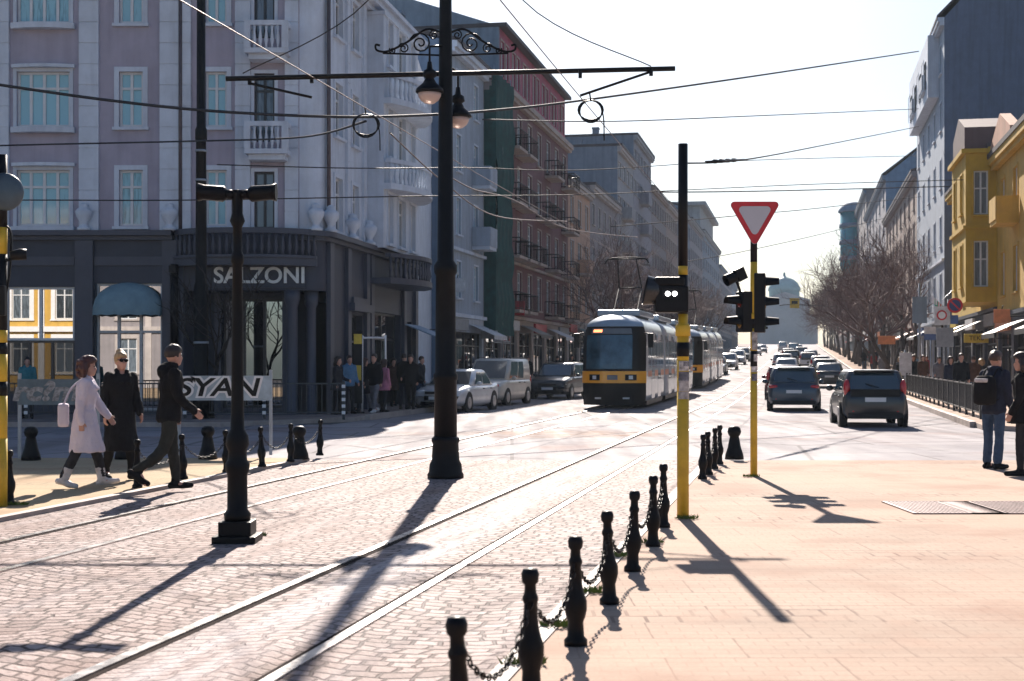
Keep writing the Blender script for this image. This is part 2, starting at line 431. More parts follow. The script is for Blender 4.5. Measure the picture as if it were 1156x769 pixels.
strip('ground', lambda y: -700, lambda y: 900, -60, 2200, 0, EARTH, cols=8)
strip('crossing_road', lambda y: -90, lambda y: 90, 23.3, 38, .004, ROADX)
strip('street_road', lambda y: xs(-12.35, y), lambda y: xs(4.35, y), 38, 600, .004, ROAD)
strip('tramway_cobbles', lambda y: xs(-8.2, y), lambda y: xs(-1.45, y), -6, 24.1, .006, COBBLE)
strip('plaza_pavement', lambda y: xs(-1.44, y), lambda y: 46, -6, 23.4, .05, PAVER, .06)
strip('left_pavement', lambda y: -46, lambda y: xs(-8.24, y), -6, 24.0, .05, PAVERL, .06)
strip('corner_pavement', lambda y: -60, lambda y: xs(-12.35, y) if y > 40 else xs(-12.35, 40) - (40 - y) * .9, 36.6, 56, .13, SIDEW, .14)
strip('street_pavement', lambda y: xs(-20, y), lambda y: xs(-12.35, y), 56.01, 600, .13, SIDEW, .14)
strip('right_pavement', lambda y: xs(4.35, y) + (max(0, 35 - y) * .8), lambda y: xs(30, y), 33, 600, .13, PAVER, .14)


def kerb_line(name, t, Y0, Y1, w=.16, h=.16, m=KERB):
    ys = [Y0] + [y for y in KN if Y0 < y < Y1] + [Y1]
    mb = MB(); rings = [[(xs(t, y) - w / 2, y, zt(y) - .02), (xs(t, y) + w / 2, y, zt(y) - .02), (xs(t, y) + w / 2, y, zt(y) + h), (xs(t, y) - w / 2, y, zt(y) + h)] for y in ys]
    mb.loft(rings, 0, False)
    return tag(mb.build(name, m), kind='structure')


kerb_line('right_kerb', 4.27, 36.2, 420)
kerb_line('left_kerb', -12.27, 41, 420)
kerb_line('plaza_kerb', -1.51, -6, 23.2, .13, .056)
kerb_line('island_kerb', -8.17, -6, 23.9, .13, .056)


def ribbon_x(name, x0, x1, y, w, z, m, h=.003):
    return tag(MB().b(x0, x1, y - w / 2, y + w / 2, z, z + h).build(name, m), kind='structure')


# ---------------------------------------------------------------- tram tracks
def track(t, label):
    root = thing('tram_track', label, 'tram track', st(10, t), 0, 'tram tracks in the street')
    o = root.location
    for dt in (-.505, .505):
        mb = MB(); gb = MB()
        ys = [-5] + [y for y in KN if -5 < y < 400] + [400]
        for mbb, off, w, z0, z1 in ((mb, 0, .075, 0, .019), (gb, .06 if dt < 0 else -.06, .045, 0, .0085)):
            mbb.loft([[(xs(t + dt + off, y) - w / 2 - o.x, y - o.y, zt(y) + z0), (xs(t + dt + off, y) + w / 2 - o.x, y - o.y, zt(y) + z0),
                       (xs(t + dt + off, y) + w / 2 - o.x, y - o.y, zt(y) + z1), (xs(t + dt + off, y) - w / 2 - o.x, y - o.y, zt(y) + z1)] for y in ys], 0, False)
        r = mb.build('rail', STEEL, root); gb.build('groove', GROOVE, r)


track(-3.2, 'bright steel tram track crossing the cobbles beside the right-hand row of bollards')
track(-6.7, 'steel tram track the oncoming yellow and white tram runs on')


# ---------------------------------------------------------------- bollards and chains
def bollard_mb():
    return MB().lathe([(r * .78, z) for r, z in [(.0, 0), (.085, 0), (.085, .03), (.062, .05), (.056, .13), (.07, .16), (.082, .2), (.082, .25), (.064, .29), (.05, .34), (.04, .45), (.05, .465), (.05, .48), (.038, .5), (.036, .54), (.052, .555), (.056, .59), (.045, .615), (.0, .62)]], 14)
def bollard(loc, label, group):
    b_ = link('bollard', BOLL, None, loc, random.uniform(0, 3)); b_.rotation_euler = (random.gauss(0, .02), random.gauss(0, .02), random.uniform(0, 3))
    return tag(b_, label, 'bollard', group)
BOLL = bollard_mb().mesh('bollard', BLACK)
SQUAT = MB().lathe([(0, 0), (.16, 0), (.15, .08), (.11, .2), (.085, .34), (.075, .38), (.1, .41), (.115, .46), (.1, .52), (.06, .55), (0, .555)], 16).mesh('squat_bollard', BLACK)


def chain(a, b_, label, group):
    a, b_ = Vector(a), Vector(b_)
    pts = [a.lerp(b_, i / 12) - Vector((0, 0, .22 * (1 - (2 * i / 12 - 1) ** 2))) for i in range(13)]
    mid = a.lerp(b_, .5); mid.z = 0
    mb = MB()
    k = int((b_ - a).length / .055)
    for i in range(k):                                   # separate oval links, turned a quarter each
        f0 = i / k * 12; j = min(int(f0), 11); p = pts[j].lerp(pts[j + 1], f0 - j) - mid
        d = (pts[j + 1] - pts[j]).normalized(); n1 = d.cross(Vector((0, 0, 1))).normalized(); n2 = d.cross(n1)
        w = n1 if i % 2 else n2
        ring = [p + d * .034 * cos(q * pi / 4) + w * .015 * sin(q * pi / 4) for q in range(9)]
        mb.tube(ring, .0048, 4)
    return tag(mb.build('chain', BLACK, None, mid), label, 'chain', group)


ORD = ['first', 'second', 'third', 'fourth', 'fifth', 'sixth', 'seventh', 'eighth', 'ninth']
rb = [gp(*p) for p in ((523, 890), (600, 799), (650, 738), (688, 690), (714, 652), (737, 623), (749, 601))]
GR = 'bollards along the right plaza edge'
for i, p in enumerate(rb):
    p.z = .05
    bollard(p, ['black iron bollard at the bottom edge of the picture, only its top in frame', 'tall-looking black iron bollard, the nearest one seen whole on the right plaza edge'][i] if i < 2 else
            'black iron bollard, %s from the front in the near row on the right plaza edge' % ORD[i] if i < 6 else 'black iron bollard right beside the foot of the banded yellow pole', GR)
for i in range(6):
    chain(rb[i] + Vector((0, 0, .48)), rb[i + 1] + Vector((0, 0, .48)), 'thin chain sagging between the %s and %s bollards of the near right row' % (ORD[i], ORD[i + 1]), 'chains of the right bollard row')
r2 = [gp(*p) for p in ((793, 545), (800, 540), (806, 533), (812, 527.5))]
for i, p in enumerate(r2):
    p.z = .05
    bollard(p, 'small black bollard, %s from the front in the row between the two yellow poles' % ORD[i], 'bollards between the yellow poles')
for i in range(3): chain(r2[i] + Vector((0, 0, .48)), r2[i + 1] + Vector((0, 0, .48)), 'short chain between the %s and %s bollards between the yellow poles' % (ORD[i], ORD[i + 1]), 'chains between the yellow poles')
tag(link('squat_bollard', SQUAT, None, (*gp(829, 522).xy, .05)), 'squat black bollard at the far plaza corner left of the give way sign post', 'bollard', 'squat bollards')
lb = [gp(*p) for p in ((11, 575), (155, 555), (207, 545), (256, 537), (296, 531), (328, 525), (361, 517.5))]
LBL = ['black bollard at the left picture edge at the foot of the yellow and black pole', 'black bollard behind the walking man and beside the woman in the black coat', 'black bollard just right of the legs of the walking man',
       'black bollard just left of the twin-headed lamp post', 'black bollard just right of the twin-headed lamp post', 'black bollard next to the squat one on the left island', 'black bollard at the far end of the left island row']
for i, p in enumerate(lb):
    p.z = .05; bollard(p, LBL[i], 'bollards along the left island')
for i in range(1, 6): chain(lb[i] + Vector((0, 0, .48)), lb[i + 1] + Vector((0, 0, .48)), 'chain between the %s and %s bollards from the left on the left island' % (ORD[i], ORD[i + 1]), 'chains of the left island')
for p, l in (((240, 520), 'squat black bollard at the island edge left of the lamp post'), ((346, 518), 'squat black bollard at the right tip of the left island'), ((35, 523), 'squat black bollard at the far left in the shade of the corner building'), ((143, 521), 'squat black bollard behind the woman in the black coat')):
    q = gp(*p); tag(link('squat_bollard', SQUAT, None, (q.x, min(q.y, 23.7), .05)), l, 'bollard', 'squat bollards')

# ---------------------------------------------------------------- big catenary column with lanterns
cp = gp(503, 540)
col = thing('tramway_column', 'tall black cast iron column carrying the overhead wire beam and two lanterns', 'column', cp)
MB().lathe([(0, 0), (.26, 0), (.26, .06), (.24, .09), (.23, .2), (.2, .26), (.185, .5), (.2, .53), (.2, .57), (.17, .6)], 20).build('base', BLACK, col)
MB().lathe([(.165, .6), (.16, 1.4), (.175, 1.42), (.175, 1.48), (.15, 1.52), (.14, 2.9), (.165, 2.95), (.165, 3.05), (.12, 3.12), (.1, 5.5), (.085, 7.2), (.075, 9.2), (.09, 9.25), (.05, 9.4), (0, 9.5)], 18).build('shaft', BLACK, col)
aL, aR = at(255, 89, 20.3) - cp, at(762, 77.5, 20.55) - cp
MB().tube([aL, aR], .036, 10).build('cross_beam', BLACKP, col)
br = MB()
br.tube([at(281, 94, 20.3) - cp, at(352, 110, 20.3) - cp], .02, 6); br.tube([at(735, 81, 20.5) - cp, at(655, 108, 20.5) - cp], .02, 6)
for px, py in ((282, 88), (352, 86), (655, 80.5), (735, 78)): br.box(at(px, py + 3, 20.4) - cp, (.05, .06, .12))
br.build('strut', BLACKP, col)
# scroll brackets
sb = MB()
def spiral(c, r0, r1, a0, turns, sgn=1, n=22): return [c + Vector((sgn * cos(a0 + turns * 2 * pi * i / n) * (r0 + (r1 - r0) * i / n), 0, sin(a0 + turns * 2 * pi * i / n) * (r0 + (r1 - r0) * i / n))) for i in range(n + 1)]
for sg in (-1, 1):
    Z = 6.03
    sb.tube(smooth_path([(sg * .08, 0, Z + .36), (sg * .28, 0, Z + .4), (sg * .55, 0, Z + .22), (sg * .82, 0, Z + .09), (sg * .98, 0, Z + .1), (sg * 1.0, 0, Z + .18), (sg * .94, 0, Z + .17)], 5), .017, 6)
    sb.tube([(sg * .08, 0, Z + .03), (sg * .9, 0, Z + .06)], .014, 6)
    sb.tube(spiral(Vector((sg * .36, 0, Z + .2)), .16, .02, .4, 1.9, sg), .013, 5)
    sb.tube(spiral(Vector((sg * .6, 0, Z + .13)), .08, .015, .2, 1.6, sg), .011, 5)
    sb.tube(spiral(Vector((sg * .76, 0, Z + .1)), .05, .012, 2.4, 1.5, -sg), .01, 5)
    sb.tube(spiral(Vector((sg * .17, 0, Z + .32)), .07, .015, 1.2, 1.5, -sg), .011, 5)
sb.build('scroll_bracket', BLACK, col)
for (px, py, dy) in ((485, 102, -.25), (517, 130, .25)):
    c = at(px, py, 20.4 + dy) - cp
    h = MB().lathe([(.0, .42), (.03, .4), (.045, .3), (.09, .27), (.1, .2), (.06, .17), (.1, .1), (.19, .02), (.2, -.03), (.185, -.04), (0, -.04)], 18, c)
    h.tube([c + Vector((0, 0, .38)), c + Vector((0, 0, .62)), Vector((0, 0, c.z + .68))], .018, 6)
    l = h.build('lantern', BLACK, col)
    MB().lathe([(.0, -.2), (.07, -.185), (.13, -.14), (.16, -.085), (.165, -.043), (.0, -.043)], 18, c).build('globe', GLOBE, l)
# coils of slack cable hung on the cross beam
def coil(px, py, Y, r, label):
    c = at(px, py, Y); mb = MB()
    for k in range(3):
        mb.tube([Vector((cos(q * pi / 9) * r * (1 + .07 * k), .02 * k, sin(q * pi / 9) * r * (1 - .05 * k) + .015 * k)) for q in range(19)], .011, 5)
    mb.tube(smooth_path([(r * .9, 0, r * .4), (r * 1.15, 0, -.1), (r * 1.2, 0, -.42)], 4), .01, 5)
    mb.tube([(0, 0, r), (-.02, 0, r + .12)], .012, 5)
    tag(mb.build('cable_coil', BLACKP, None, c), label, 'cable', 'cable coils')
coil(667, 126, 20.5, .16, 'loop of slack cable hanging under the right end of the wire beam')
coil(413, 142, 24, .2, 'loop of slack cable hanging left of the column in front of the pale facade')

# ---------------------------------------------------------------- lamp post with twin heads
lp = gp(268, 612)
post = thing('twin_lamp_post', 'black ornate lamp post with two short drum heads standing on the cobbles', 'lamp post', lp)
bb = MB(); bb.b(-.2, .2, -.2, .2, 0, .07); bb.b(-.15, .15, -.15, .15, .07, .2)
bb.build('base', BLACK, post, bevel=.012)
MB().lathe([(.12, .2), (.125, .26), (.095, .3), (.092, .62), (.11, .66), (.115, .72), (.09, .76), (.085, .84), (.11, .9), (.1, .98), (.065, 1.04), (.058, 1.25), (.052, 2.1), (.045, 2.55), (.06, 2.58), (.06, 2.64), (.042, 2.68), (.042, 2.9), (.07, 2.96), (.05, 3.03), (.05, 3.2), (.06, 3.24), (0, 3.25)], 16).build('shaft', BLACK, post)
for sg in (-1, 1):
    hd = MB()
    hd.tube([(sg * .03, 0, 3.2), (sg * .12, 0, 3.21)], .045, 10)
    hd.tube([(sg * .1, 0, 3.21), (sg * .13, 0, 3.21), (sg * .31, 0, 3.225), (sg * .36, 0, 3.225), (sg * .36, 0, 3.225)], [.05, .075, .07, .085, .08], 12)
    hd.build('lamp_head', BLACK, post)

# tall thin mast behind the barrier and the tree beside it
mp_ = gp(227, 478); mp_.z = .13
mast = thing('tram_mast', 'tall slim black mast rising in front of the corner shop', 'mast', mp_)
MB().lathe([(0, 0), (.24, 0), (.24, .6), (.2, .7), (.2, 3.6), (.16, 3.75), (.14, 7.6), (.165, 7.65), (.165, 7.9), (.125, 8.0), (.11, 16.5), (0, 16.6)], 14).build('shaft', BLACK, mast)
cb = MB()
for z in (1.05, 2.05, 6.5, 7.3): cb.lathe([(.215 if z < 3 else .17, z), (.215 if z < 3 else .17, z + .06)], 14)
cb.build('clamp', GALV, mast)


# ---------------------------------------------------------------- signal poles
def signal_head(parent, c, rz, n=3, visors=True, s=1.0):
    """three-lamp vehicle signal; local -Y is the face"""
    R = Matrix.Translation(c) @ Matrix.Rotation(rz, 4, 'Z') @ Matrix.Scale(s, 4)
    mb = MB()
    mb.b(-.14, .14, 0, .17, -n * .155 + .005, n * .155 - .005, 0, R)
    hd = mb.build('signal_head', BLACKP, parent, bevel=.02)
    for k in range(n):
        z = (n - 1 - 2 * k) * .155
        v = MB(); N_ = 14
        ring0 = [R @ Vector((.1 * cos(a), 0, z + .1 * sin(a))) for a in [radians(-25 + 230 * i / N_) for i in range(N_ + 1)]]
        ring1 = [R @ Vector((.102 * cos(a), -.21, z - .012 + .09 * sin(a))) for a in [radians(-5 + 190 * i / N_) for i in range(N_ + 1)]]
        v.loft([ring0, ring1], 0, True, False, False)
        ring2 = [R @ Vector((.092 * cos(a), -.21, z - .012 + .08 * sin(a))) for a in [radians(-5 + 190 * i / N_) for i in range(N_ + 1)]]
        ring3 = [R @ Vector((.09 * cos(a), 0, z + .09 * sin(a))) for a in [radians(-25 + 230 * i / N_) for i in range(N_ + 1)]]
        v.loft([ring1, ring2], 0, False, False, False); v.loft([ring2, ring3], 0, True, False, False)
        v.build('visor', BLACKP, hd)
        MB().lathe([(0, -.012), (.07, -.01), (.098, 0), (0, .004)], 14, (0, 0, 0), 0, True, R @ Matrix.Translation((0, 0, z)) @ Matrix.Rotation(pi / 2, 4, 'X') @ Matrix.Rotation(pi, 4, 'X')).build('lens', mat('signal_lens', [(.16, .015, .012), (.18, .1, .01), (.01, .1, .06)][k % 3], .15, 0, .1, 5), hd)
    return hd


def banded(parent, r, segs, name='pole'):
    mb = MB()
    for z0, z1, mi in segs: mb.lathe([(0, z0), (r, z0), (r, z1), (0, z1)], 16, mi=mi)
    return mb.build(name, [YEL, BLACKP], parent)


STK = mat('sticker_paper', (.5, .47, .46), .6, 0, .75, 16, rnd=.4)
STK2 = mat('sticker_dark', (.13, .13, .16), .6, 0, .8, 18)
def sticker(parent, r, z, h, a0, a1, m):
    rings = [[((r + .002) * cos(a0 + (a1 - a0) * i / 8), (r + .002) * sin(a0 + (a1 - a0) * i / 8), zz) for i in range(9)] for zz in (z, z + h)]
    MB().loft(rings, 0, True, False, False).build('sticker', m, parent)


# near yellow pole with the two-dot tram signal
q = gp(771, 590); q.z = .05
yp = thing('tram_signal_pole', 'near yellow and black pole with a hooded tram signal showing two white dots', 'traffic light', q)
pm = F / q.y / 1.0                                          # pixels per metre here
zz = lambda py: (590 - py) / pm
banded(yp, .062, [(0, zz(448), 0), (zz(448), zz(432), 0), (zz(412), zz(385), 0), (zz(432), zz(412), 0)])
banded(yp, .05, [(zz(412) + .001, zz(360), 0), (zz(360) + .001, zz(316), 1), (zz(316) + .001, zz(306), 0), (zz(306) + .001, zz(168), 1)], 'upper_pole')
MB().lathe([(.065, zz(408)), (.068, zz(408)), (.068, zz(392)), (.065, zz(392))], 16).build('clamp', BLACKP, yp)
MB().lathe([(.051, zz(385)), (.078, zz(385)), (.078, zz(374)), (.06, zz(371)), (.051, zz(371))], 16).build('collar', YEL, yp)
for z, h, m in ((zz(447), .11, STK), (zz(436), .1, STK2), (zz(456), .08, STK), (zz(424), .1, STK), (zz(419), .05, STK2)): sticker(yp, .062, z, h, -2.6 + random.random(), -.7 + random.random() * .6, m)
hb = MB(); hb.b(-.3, .04, -.16, .06, zz(359), zz(329)); hb.b(-.3, .0, -.155, .055, zz(329), zz(319))
sh = hb.build('signal_head', BLACKP, yp, bevel=.02)
c0 = Vector((-.3, -.05, zz(335)))
hood = MB(); n_ = 22
for r0, r1 in ((.155, .13), (.143, .12)):
    ra = [c0 + Vector((-.1, -.03, 0)) + Vector((.03 * sin(2 * pi * i / n_), r0 * .8 * cos(2 * pi * i / n_), r0 * sin(2 * pi * i / n_) + .01)) for i in range(n_)]
    rbb = [c0 + Vector((.06, .0, 0)) + Vector((0, r1 * .8 * cos(2 * pi * i / n_), r1 * sin(2 * pi * i / n_))) for i in range(n_)]
    hood.loft([ra, rbb], 0, True, False, True)
hood.loft([ra, [c0 + Vector((-.1, -.03, 0)) + Vector((.03 * sin(2 * pi * i / n_), .155 * .8 * cos(2 * pi * i / n_), .155 * sin(2 * pi * i / n_) + .01)) for i in range(n_)]], 0, True, False, True)
hood.build('hood', mat('hood_black', (.02, .021, .023), .25, 0, .2, 5), sh)
face = MB(); face.b(-.23, -.07, -.168, -.161, zz(343), zz(331)); face.build('signal_face', BLACKP, sh)
DOT = mat('lit_dot', (.9, .9, .88), .3, 0, 0, 3, emit=((1, .97, .93), 7))
for px in (-.175, -.105):
    MB().lathe([(0, 0), (.025, 0), (.022, .012), (0, .016)], 12, (0, 0, 0), 0, True, Matrix.Translation((px, -.168, zz(338))) @ Matrix.Rotation(pi / 2, 4, 'X')).build('lit_dot', DOT, sh)

# give way sign post with two vehicle signals
q = gp(851, 541); q.z = .05
gw = thing('give_way_post', 'yellow and black post with a red-bordered give way triangle and signals on both sides', 'traffic sign', q)
pm2 = F / q.y; z2 = lambda py: (541 - py) / pm2
banded(gw, .05, [(0, z2(418), 0), (z2(418) + .001, z2(400), 1), (z2(400) + .001, z2(375), 0), (z2(375) + .001, z2(364), 1), (z2(364) + .001, z2(300), 0), (z2(300) + .001, z2(240), 1)])
MB().lathe([(.051, z2(364)), (.06, z2(364)), (.06, z2(358)), (.051, z2(358))], 14).build('clamp', YEL, gw)
for z, h, m in ((z2(399), .14, STK), (z2(388), .12, STK), (z2(412), .1, STK), (z2(424), .08, STK), (z2(434), .1, STK2)): sticker(gw, .05, z, h, -2.6 + random.random(), -.7 + random.random() * .6, m)
def tri(cz, r, y0, y1, mb, mi):
    pts = []
    for a in (150, 30, 270):
        c = Vector((cos(radians(a)) * (r - .05), sin(radians(a)) * (r - .05)))
        for d in (-60, -30, 0, 30, 60): pts.append((c.x + .05 * cos(radians(a - d)), cz + c.y + .05 * sin(radians(a - d))))
    mb.prism(pts, y0, y1, mi); return mb
zc = z2(249.5)
tp = tri(zc, .385, -.075, -.06, MB(), 0).build('sign_plate', GALV, gw)
tri(zc, .38, -.0795, -.0755, MB(), 0).build('red_border', RED, tp)
tri(zc, .25, -.0835, -.08, MB(), 0).build('white_field', mat('sign_white', (.5, .5, .55), .5, 0, .05, 3), tp)
hl = signal_head(gw, Vector((-.2, .05, z2(356))), radians(-75), 2, True, .95)
hr = signal_head(gw, Vector((.17, .03, z2(346))), radians(78), 3, True, .92)
ab = MB()
ab.tube([(0, 0, z2(340)), (-.2, .04, z2(340))], .02, 6); ab.tube([(0, 0, z2(372)), (-.2, .04, z2(372))], .02, 6)
ab.tube([(0, 0, z2(320)), (.2, .04, z2(320))], .02, 6); ab.tube([(0, 0, z2(374)), (.2, .04, z2(374))], .02, 6)
ab.tube(smooth_path([(-.17, .04, z2(340)), (-.2, .04, z2(330)), (-.24, .03, z2(322))], 4), .02, 6)
ab.build('bracket', BLACKP, gw)
pl = MB(); R = Matrix.Translation((-.27, 0, z2(316))) @ Matrix.Rotation(radians(-70), 4, 'Z') @ Matrix.Rotation(radians(25), 4, 'X')
pl.b(-.09, .09, 0, .14, -.09, .09, 0, R); pl.lathe([(.08, 0), (.085, .16), (.08, .16), (.075, 0)], 14, (0, 0, 0), 0, True, R @ Matrix.Rotation(pi / 2, 4, 'X'))
pl.build('small_signal', BLACKP, gw, bevel=.01)

# pole at the left picture edge with a big round lamp housing
q = gp(2, 577); q.z = .05
le = thing('signal_pole', 'yellow and black banded pole at the left edge with a big round grey lamp housing', 'traffic light', q)
pm3 = F / q.y; z3 = lambda py: (577 - py) / pm3
banded(le, .06, [(0, z3(500), 0), (z3(500) + .001, z3(452), 0), (z3(452) + .001, z3(436), 1), (z3(436) + .001, z3(405), 0), (z3(405) + .001, z3(392), 1), (z3(392) + .001, z3(378), 0), (z3(378) + .001, z3(292), 1), (z3(292) + .001, z3(262), 0), (z3(262) + .001, z3(180), 1)])
hm = MB(); R = Matrix.Translation((.0, -.06, z3(222))) @ Matrix.Rotation(radians(18), 4, 'Z')
hm.lathe([(0, -.07), (.1, -.065), (.17, -.05), (.205, -.02), (.21, 0), (.21, .05), (0, .05)], 24, (0, 0, 0), 0, True, R @ Matrix.Translation((.045, 0, 0)) @ Matrix.Rotation(pi / 2, 4, 'X') @ Matrix.Rotation(pi, 4, 'X'))
hm.build('lamp_housing', mat('housing_grey', (.07, .1, .125), .35, .2, .2, 5), le)
hm = MB(); hm.b(-.3, -.02, -.2, .0, z3(252), z3(196)); hm.build('signal_head', BLACKP, le, bevel=.02)
hm = MB(); hm.tube([(0, 0, z3(300)), (.14, 0, z3(297))], .018, 6); hm.tube([(.1, -.02, z3(294)), (.2, .03, z3(292)), (.26, .05, z3(292))], [.05, .065, .06], 12)
hm.build('small_signal', BLACKP, le)
hm = MB(); hm.tube(smooth_path([(0, 0, z3(258)), (.1, 0, z3(268)), (.09, 0, z3(310)), (.03, 0, z3(345))], 4), .014, 6); hm.build('cable', BLACKP, le)
hm = MB(); hm.b(-.11, .08, -.14, -.061, z3(362), z3(328)); hm.build('push_button', BLACKP, le, bevel=.015)

# ---------------------------------------------------------------- wires
WIRE = mat('wire', (.02, .02, .024), .6, 0, .2, 4)
WIREL = mat('copper_wire', (.16, .11, .1), .5, .3, .2, 4)
def wire(name, pts, r, label, m=WIRE, n=5, group='overhead wires'):
    pts = smooth_path(pts, 8); o = pts[0].copy()
    tag(MB().tube([p - o for p in pts], r, n).build(name, m, None, o), label, 'wire', group)
def wpx(name, pts, r, label, m=WIRE): wire(name, [at(*p) for p in pts], r, label, m)
cz = 5.72
for t, lb_ in ((-3.2, 'tram contact wire running from above the column to the far street over the right track'), (-6.7, 'tram contact wire passing left of the column over the left track')):
    pts = []
    for k in range(-1, 13):
        s0, s1 = -18 + 38.5 * k, -18 + 38.5 * (k + 1)
        for j in range(4):
            s = s0 + (s1 - s0) * j / 4; pts.append(st(s, t + .12 * (-1) ** k * (1 - j / 2)) + Vector((0, 0, cz + (0 if j == 0 else -.04))))
    wire('contact_wire', pts, .008, lb_, WIREL)
wpx('span_cable', [(-120, 78, 34), (0, 96, 33), (120, 113, 33), (240, 125.5, 33), (380, 132, 34), (480, 130, 36), (560, 124.5, 38), (660, 113, 42), (858, 85, 55), (1037, 58, 90)], .036, 'thick dark cable sagging across the pale corner facade and on over the street')
wpx('span_wire', [(-60, 166, 36), (60, 163, 36), (216, 159.5, 34), (341, 155, 30), (413, 137, 24)], .022, 'thin wire from the left edge to the cable loop by the column')
wpx('span_wire', [(-40, 227, 38), (30, 226, 38), (216, 226, 38), (480, 221.5, 42), (650, 220, 48), (785, 214, 55), (920, 208, 62), (1090, 203, 66)], .018, 'thin wire low across the whole picture just above the shop floor ledge')
wpx('span_wire', [(245, 186, 40), (400, 190, 40), (530, 189.5, 46), (660, 192, 50), (850, 181, 60), (1035, 176, 88)], .017, 'wire crossing behind the column just under the upper span wires')
wpx('span_wire', [(545, 135, 40), (694, 137, 50), (850, 131, 60), (1037, 123, 95)], .022, 'wire across the pale sky in the middle between two others')
wpx('span_wire', [(768, 184.5, 32), (843, 180, 40), (940, 162, 60), (1037, 143, 90)], .022, 'wire with a strain insulator rising to the right grey facade')
ins = MB(); o = at(797, 183, 34.6)
ins.tube([at(797, 183, 34.6) - o, at(840, 180.5, 39) - o], .035, 6); [ins.tube([at(806 + 7 * k, 182.4 - .45 * k, 35.6 + .8 * k) - o, at(809 + 7 * k, 182.2 - .45 * k, 35.9 + .8 * k) - o], .055, 8) for k in range(4)]
tag(ins.build('strain_insulator', BLACKP, None, o), 'dark insulator rod on a wire in the sky right of the black pole', 'insulator')
wpx('span_wire', [(745, 217, 60), (820, 216.5, 64), (920, 214.5, 75), (1090, 210, 90)], .03, 'double-looking dark wire behind the black top of the signal pole')
wpx('span_wire', [(690, 256, 60), (774, 249, 64), (860, 241, 72), (920, 235.5, 80), (1040, 222, 106)], .022, 'wire passing behind the give way triangle')
wpx('span_wire', [(770, 296, 80), (829, 286, 88), (920, 266, 100), (1000, 246, 140)], .024, 'wire slanting up right below the give way triangle')
tp_ = cp + Vector((0, 0, 9.0))
wire('stay_wire', [tp_, at(416, 0, 20.35), at(274, 83, 20.3)], .009, 'stay wire from the left tip of the beam up to the column top')
wire('stay_wire', [tp_, at(590, 0, 20.45), at(735, 75, 20.5)], .009, 'stay wire from the right tip of the beam up to the column top')
wpx('span_wire', [(505, 198, 42), (535, 214, 44), (580, 226, 48), (640, 258, 56), (720, 268, 70)], .02, 'tangled wire drooping in front of the green scaffold net', WIREL)
wpx('span_wire', [(440, 150, 36), (500, 205, 40), (560, 244, 46), (640, 250, 56)], .02, 'wire dropping past the right edge of the pale corner building', WIREL)
wpx('span_wire', [(880, 345, 150), (897, 344, 150), (960, 347, 150), (1015, 349, 140)], .05, 'far wire carrying the small yellow sign over the roadway')
# ---------------------------------------------------------------- buildings
def wall_open(mb, L, z0, z1, ops, dep=.2, mi=0, M=None, mr=None):
    """wall in local x/z facing -y with real openings and reveals"""
    X = sorted(set([0, L] + [round(v, 4) for o in ops for v in o[:2]])); Z = sorted(set([z0, z1] + [round(v, 4) for o in ops for v in o[2:4]]))
    X = [x for x in X if -1e-6 <= x <= L + 1e-6]; Z = [z for z in Z if z0 - 1e-6 <= z <= z1 + 1e-6]
    for i in range(len(X) - 1):
        for j in range(len(Z) - 1):
            cx, cz_ = (X[i] + X[i + 1]) / 2, (Z[j] + Z[j + 1]) / 2
            if any(o[0] < cx < o[1] and o[2] < cz_ < o[3] for o in ops): continue
            mb.add([(X[i], 0, Z[j]), (X[i + 1], 0, Z[j]), (X[i + 1], 0, Z[j + 1]), (X[i], 0, Z[j + 1])], [(0, 1, 2, 3)], mi, False, M)
    for a, b_, c, d in [o[:4] for o in ops]:
        for q in (((a, c), (b_, c)), ((b_, c), (b_, d)), ((b_, d), (a, d)), ((a, d), (a, c))):
            (xa, za), (xb, zb) = q
            mb.add([(xa, 0, za), (xb, 0, zb), (xb, dep, zb), (xa, dep, za)], [(0, 1, 2, 3)], mi if mr is None else mr, False, M)


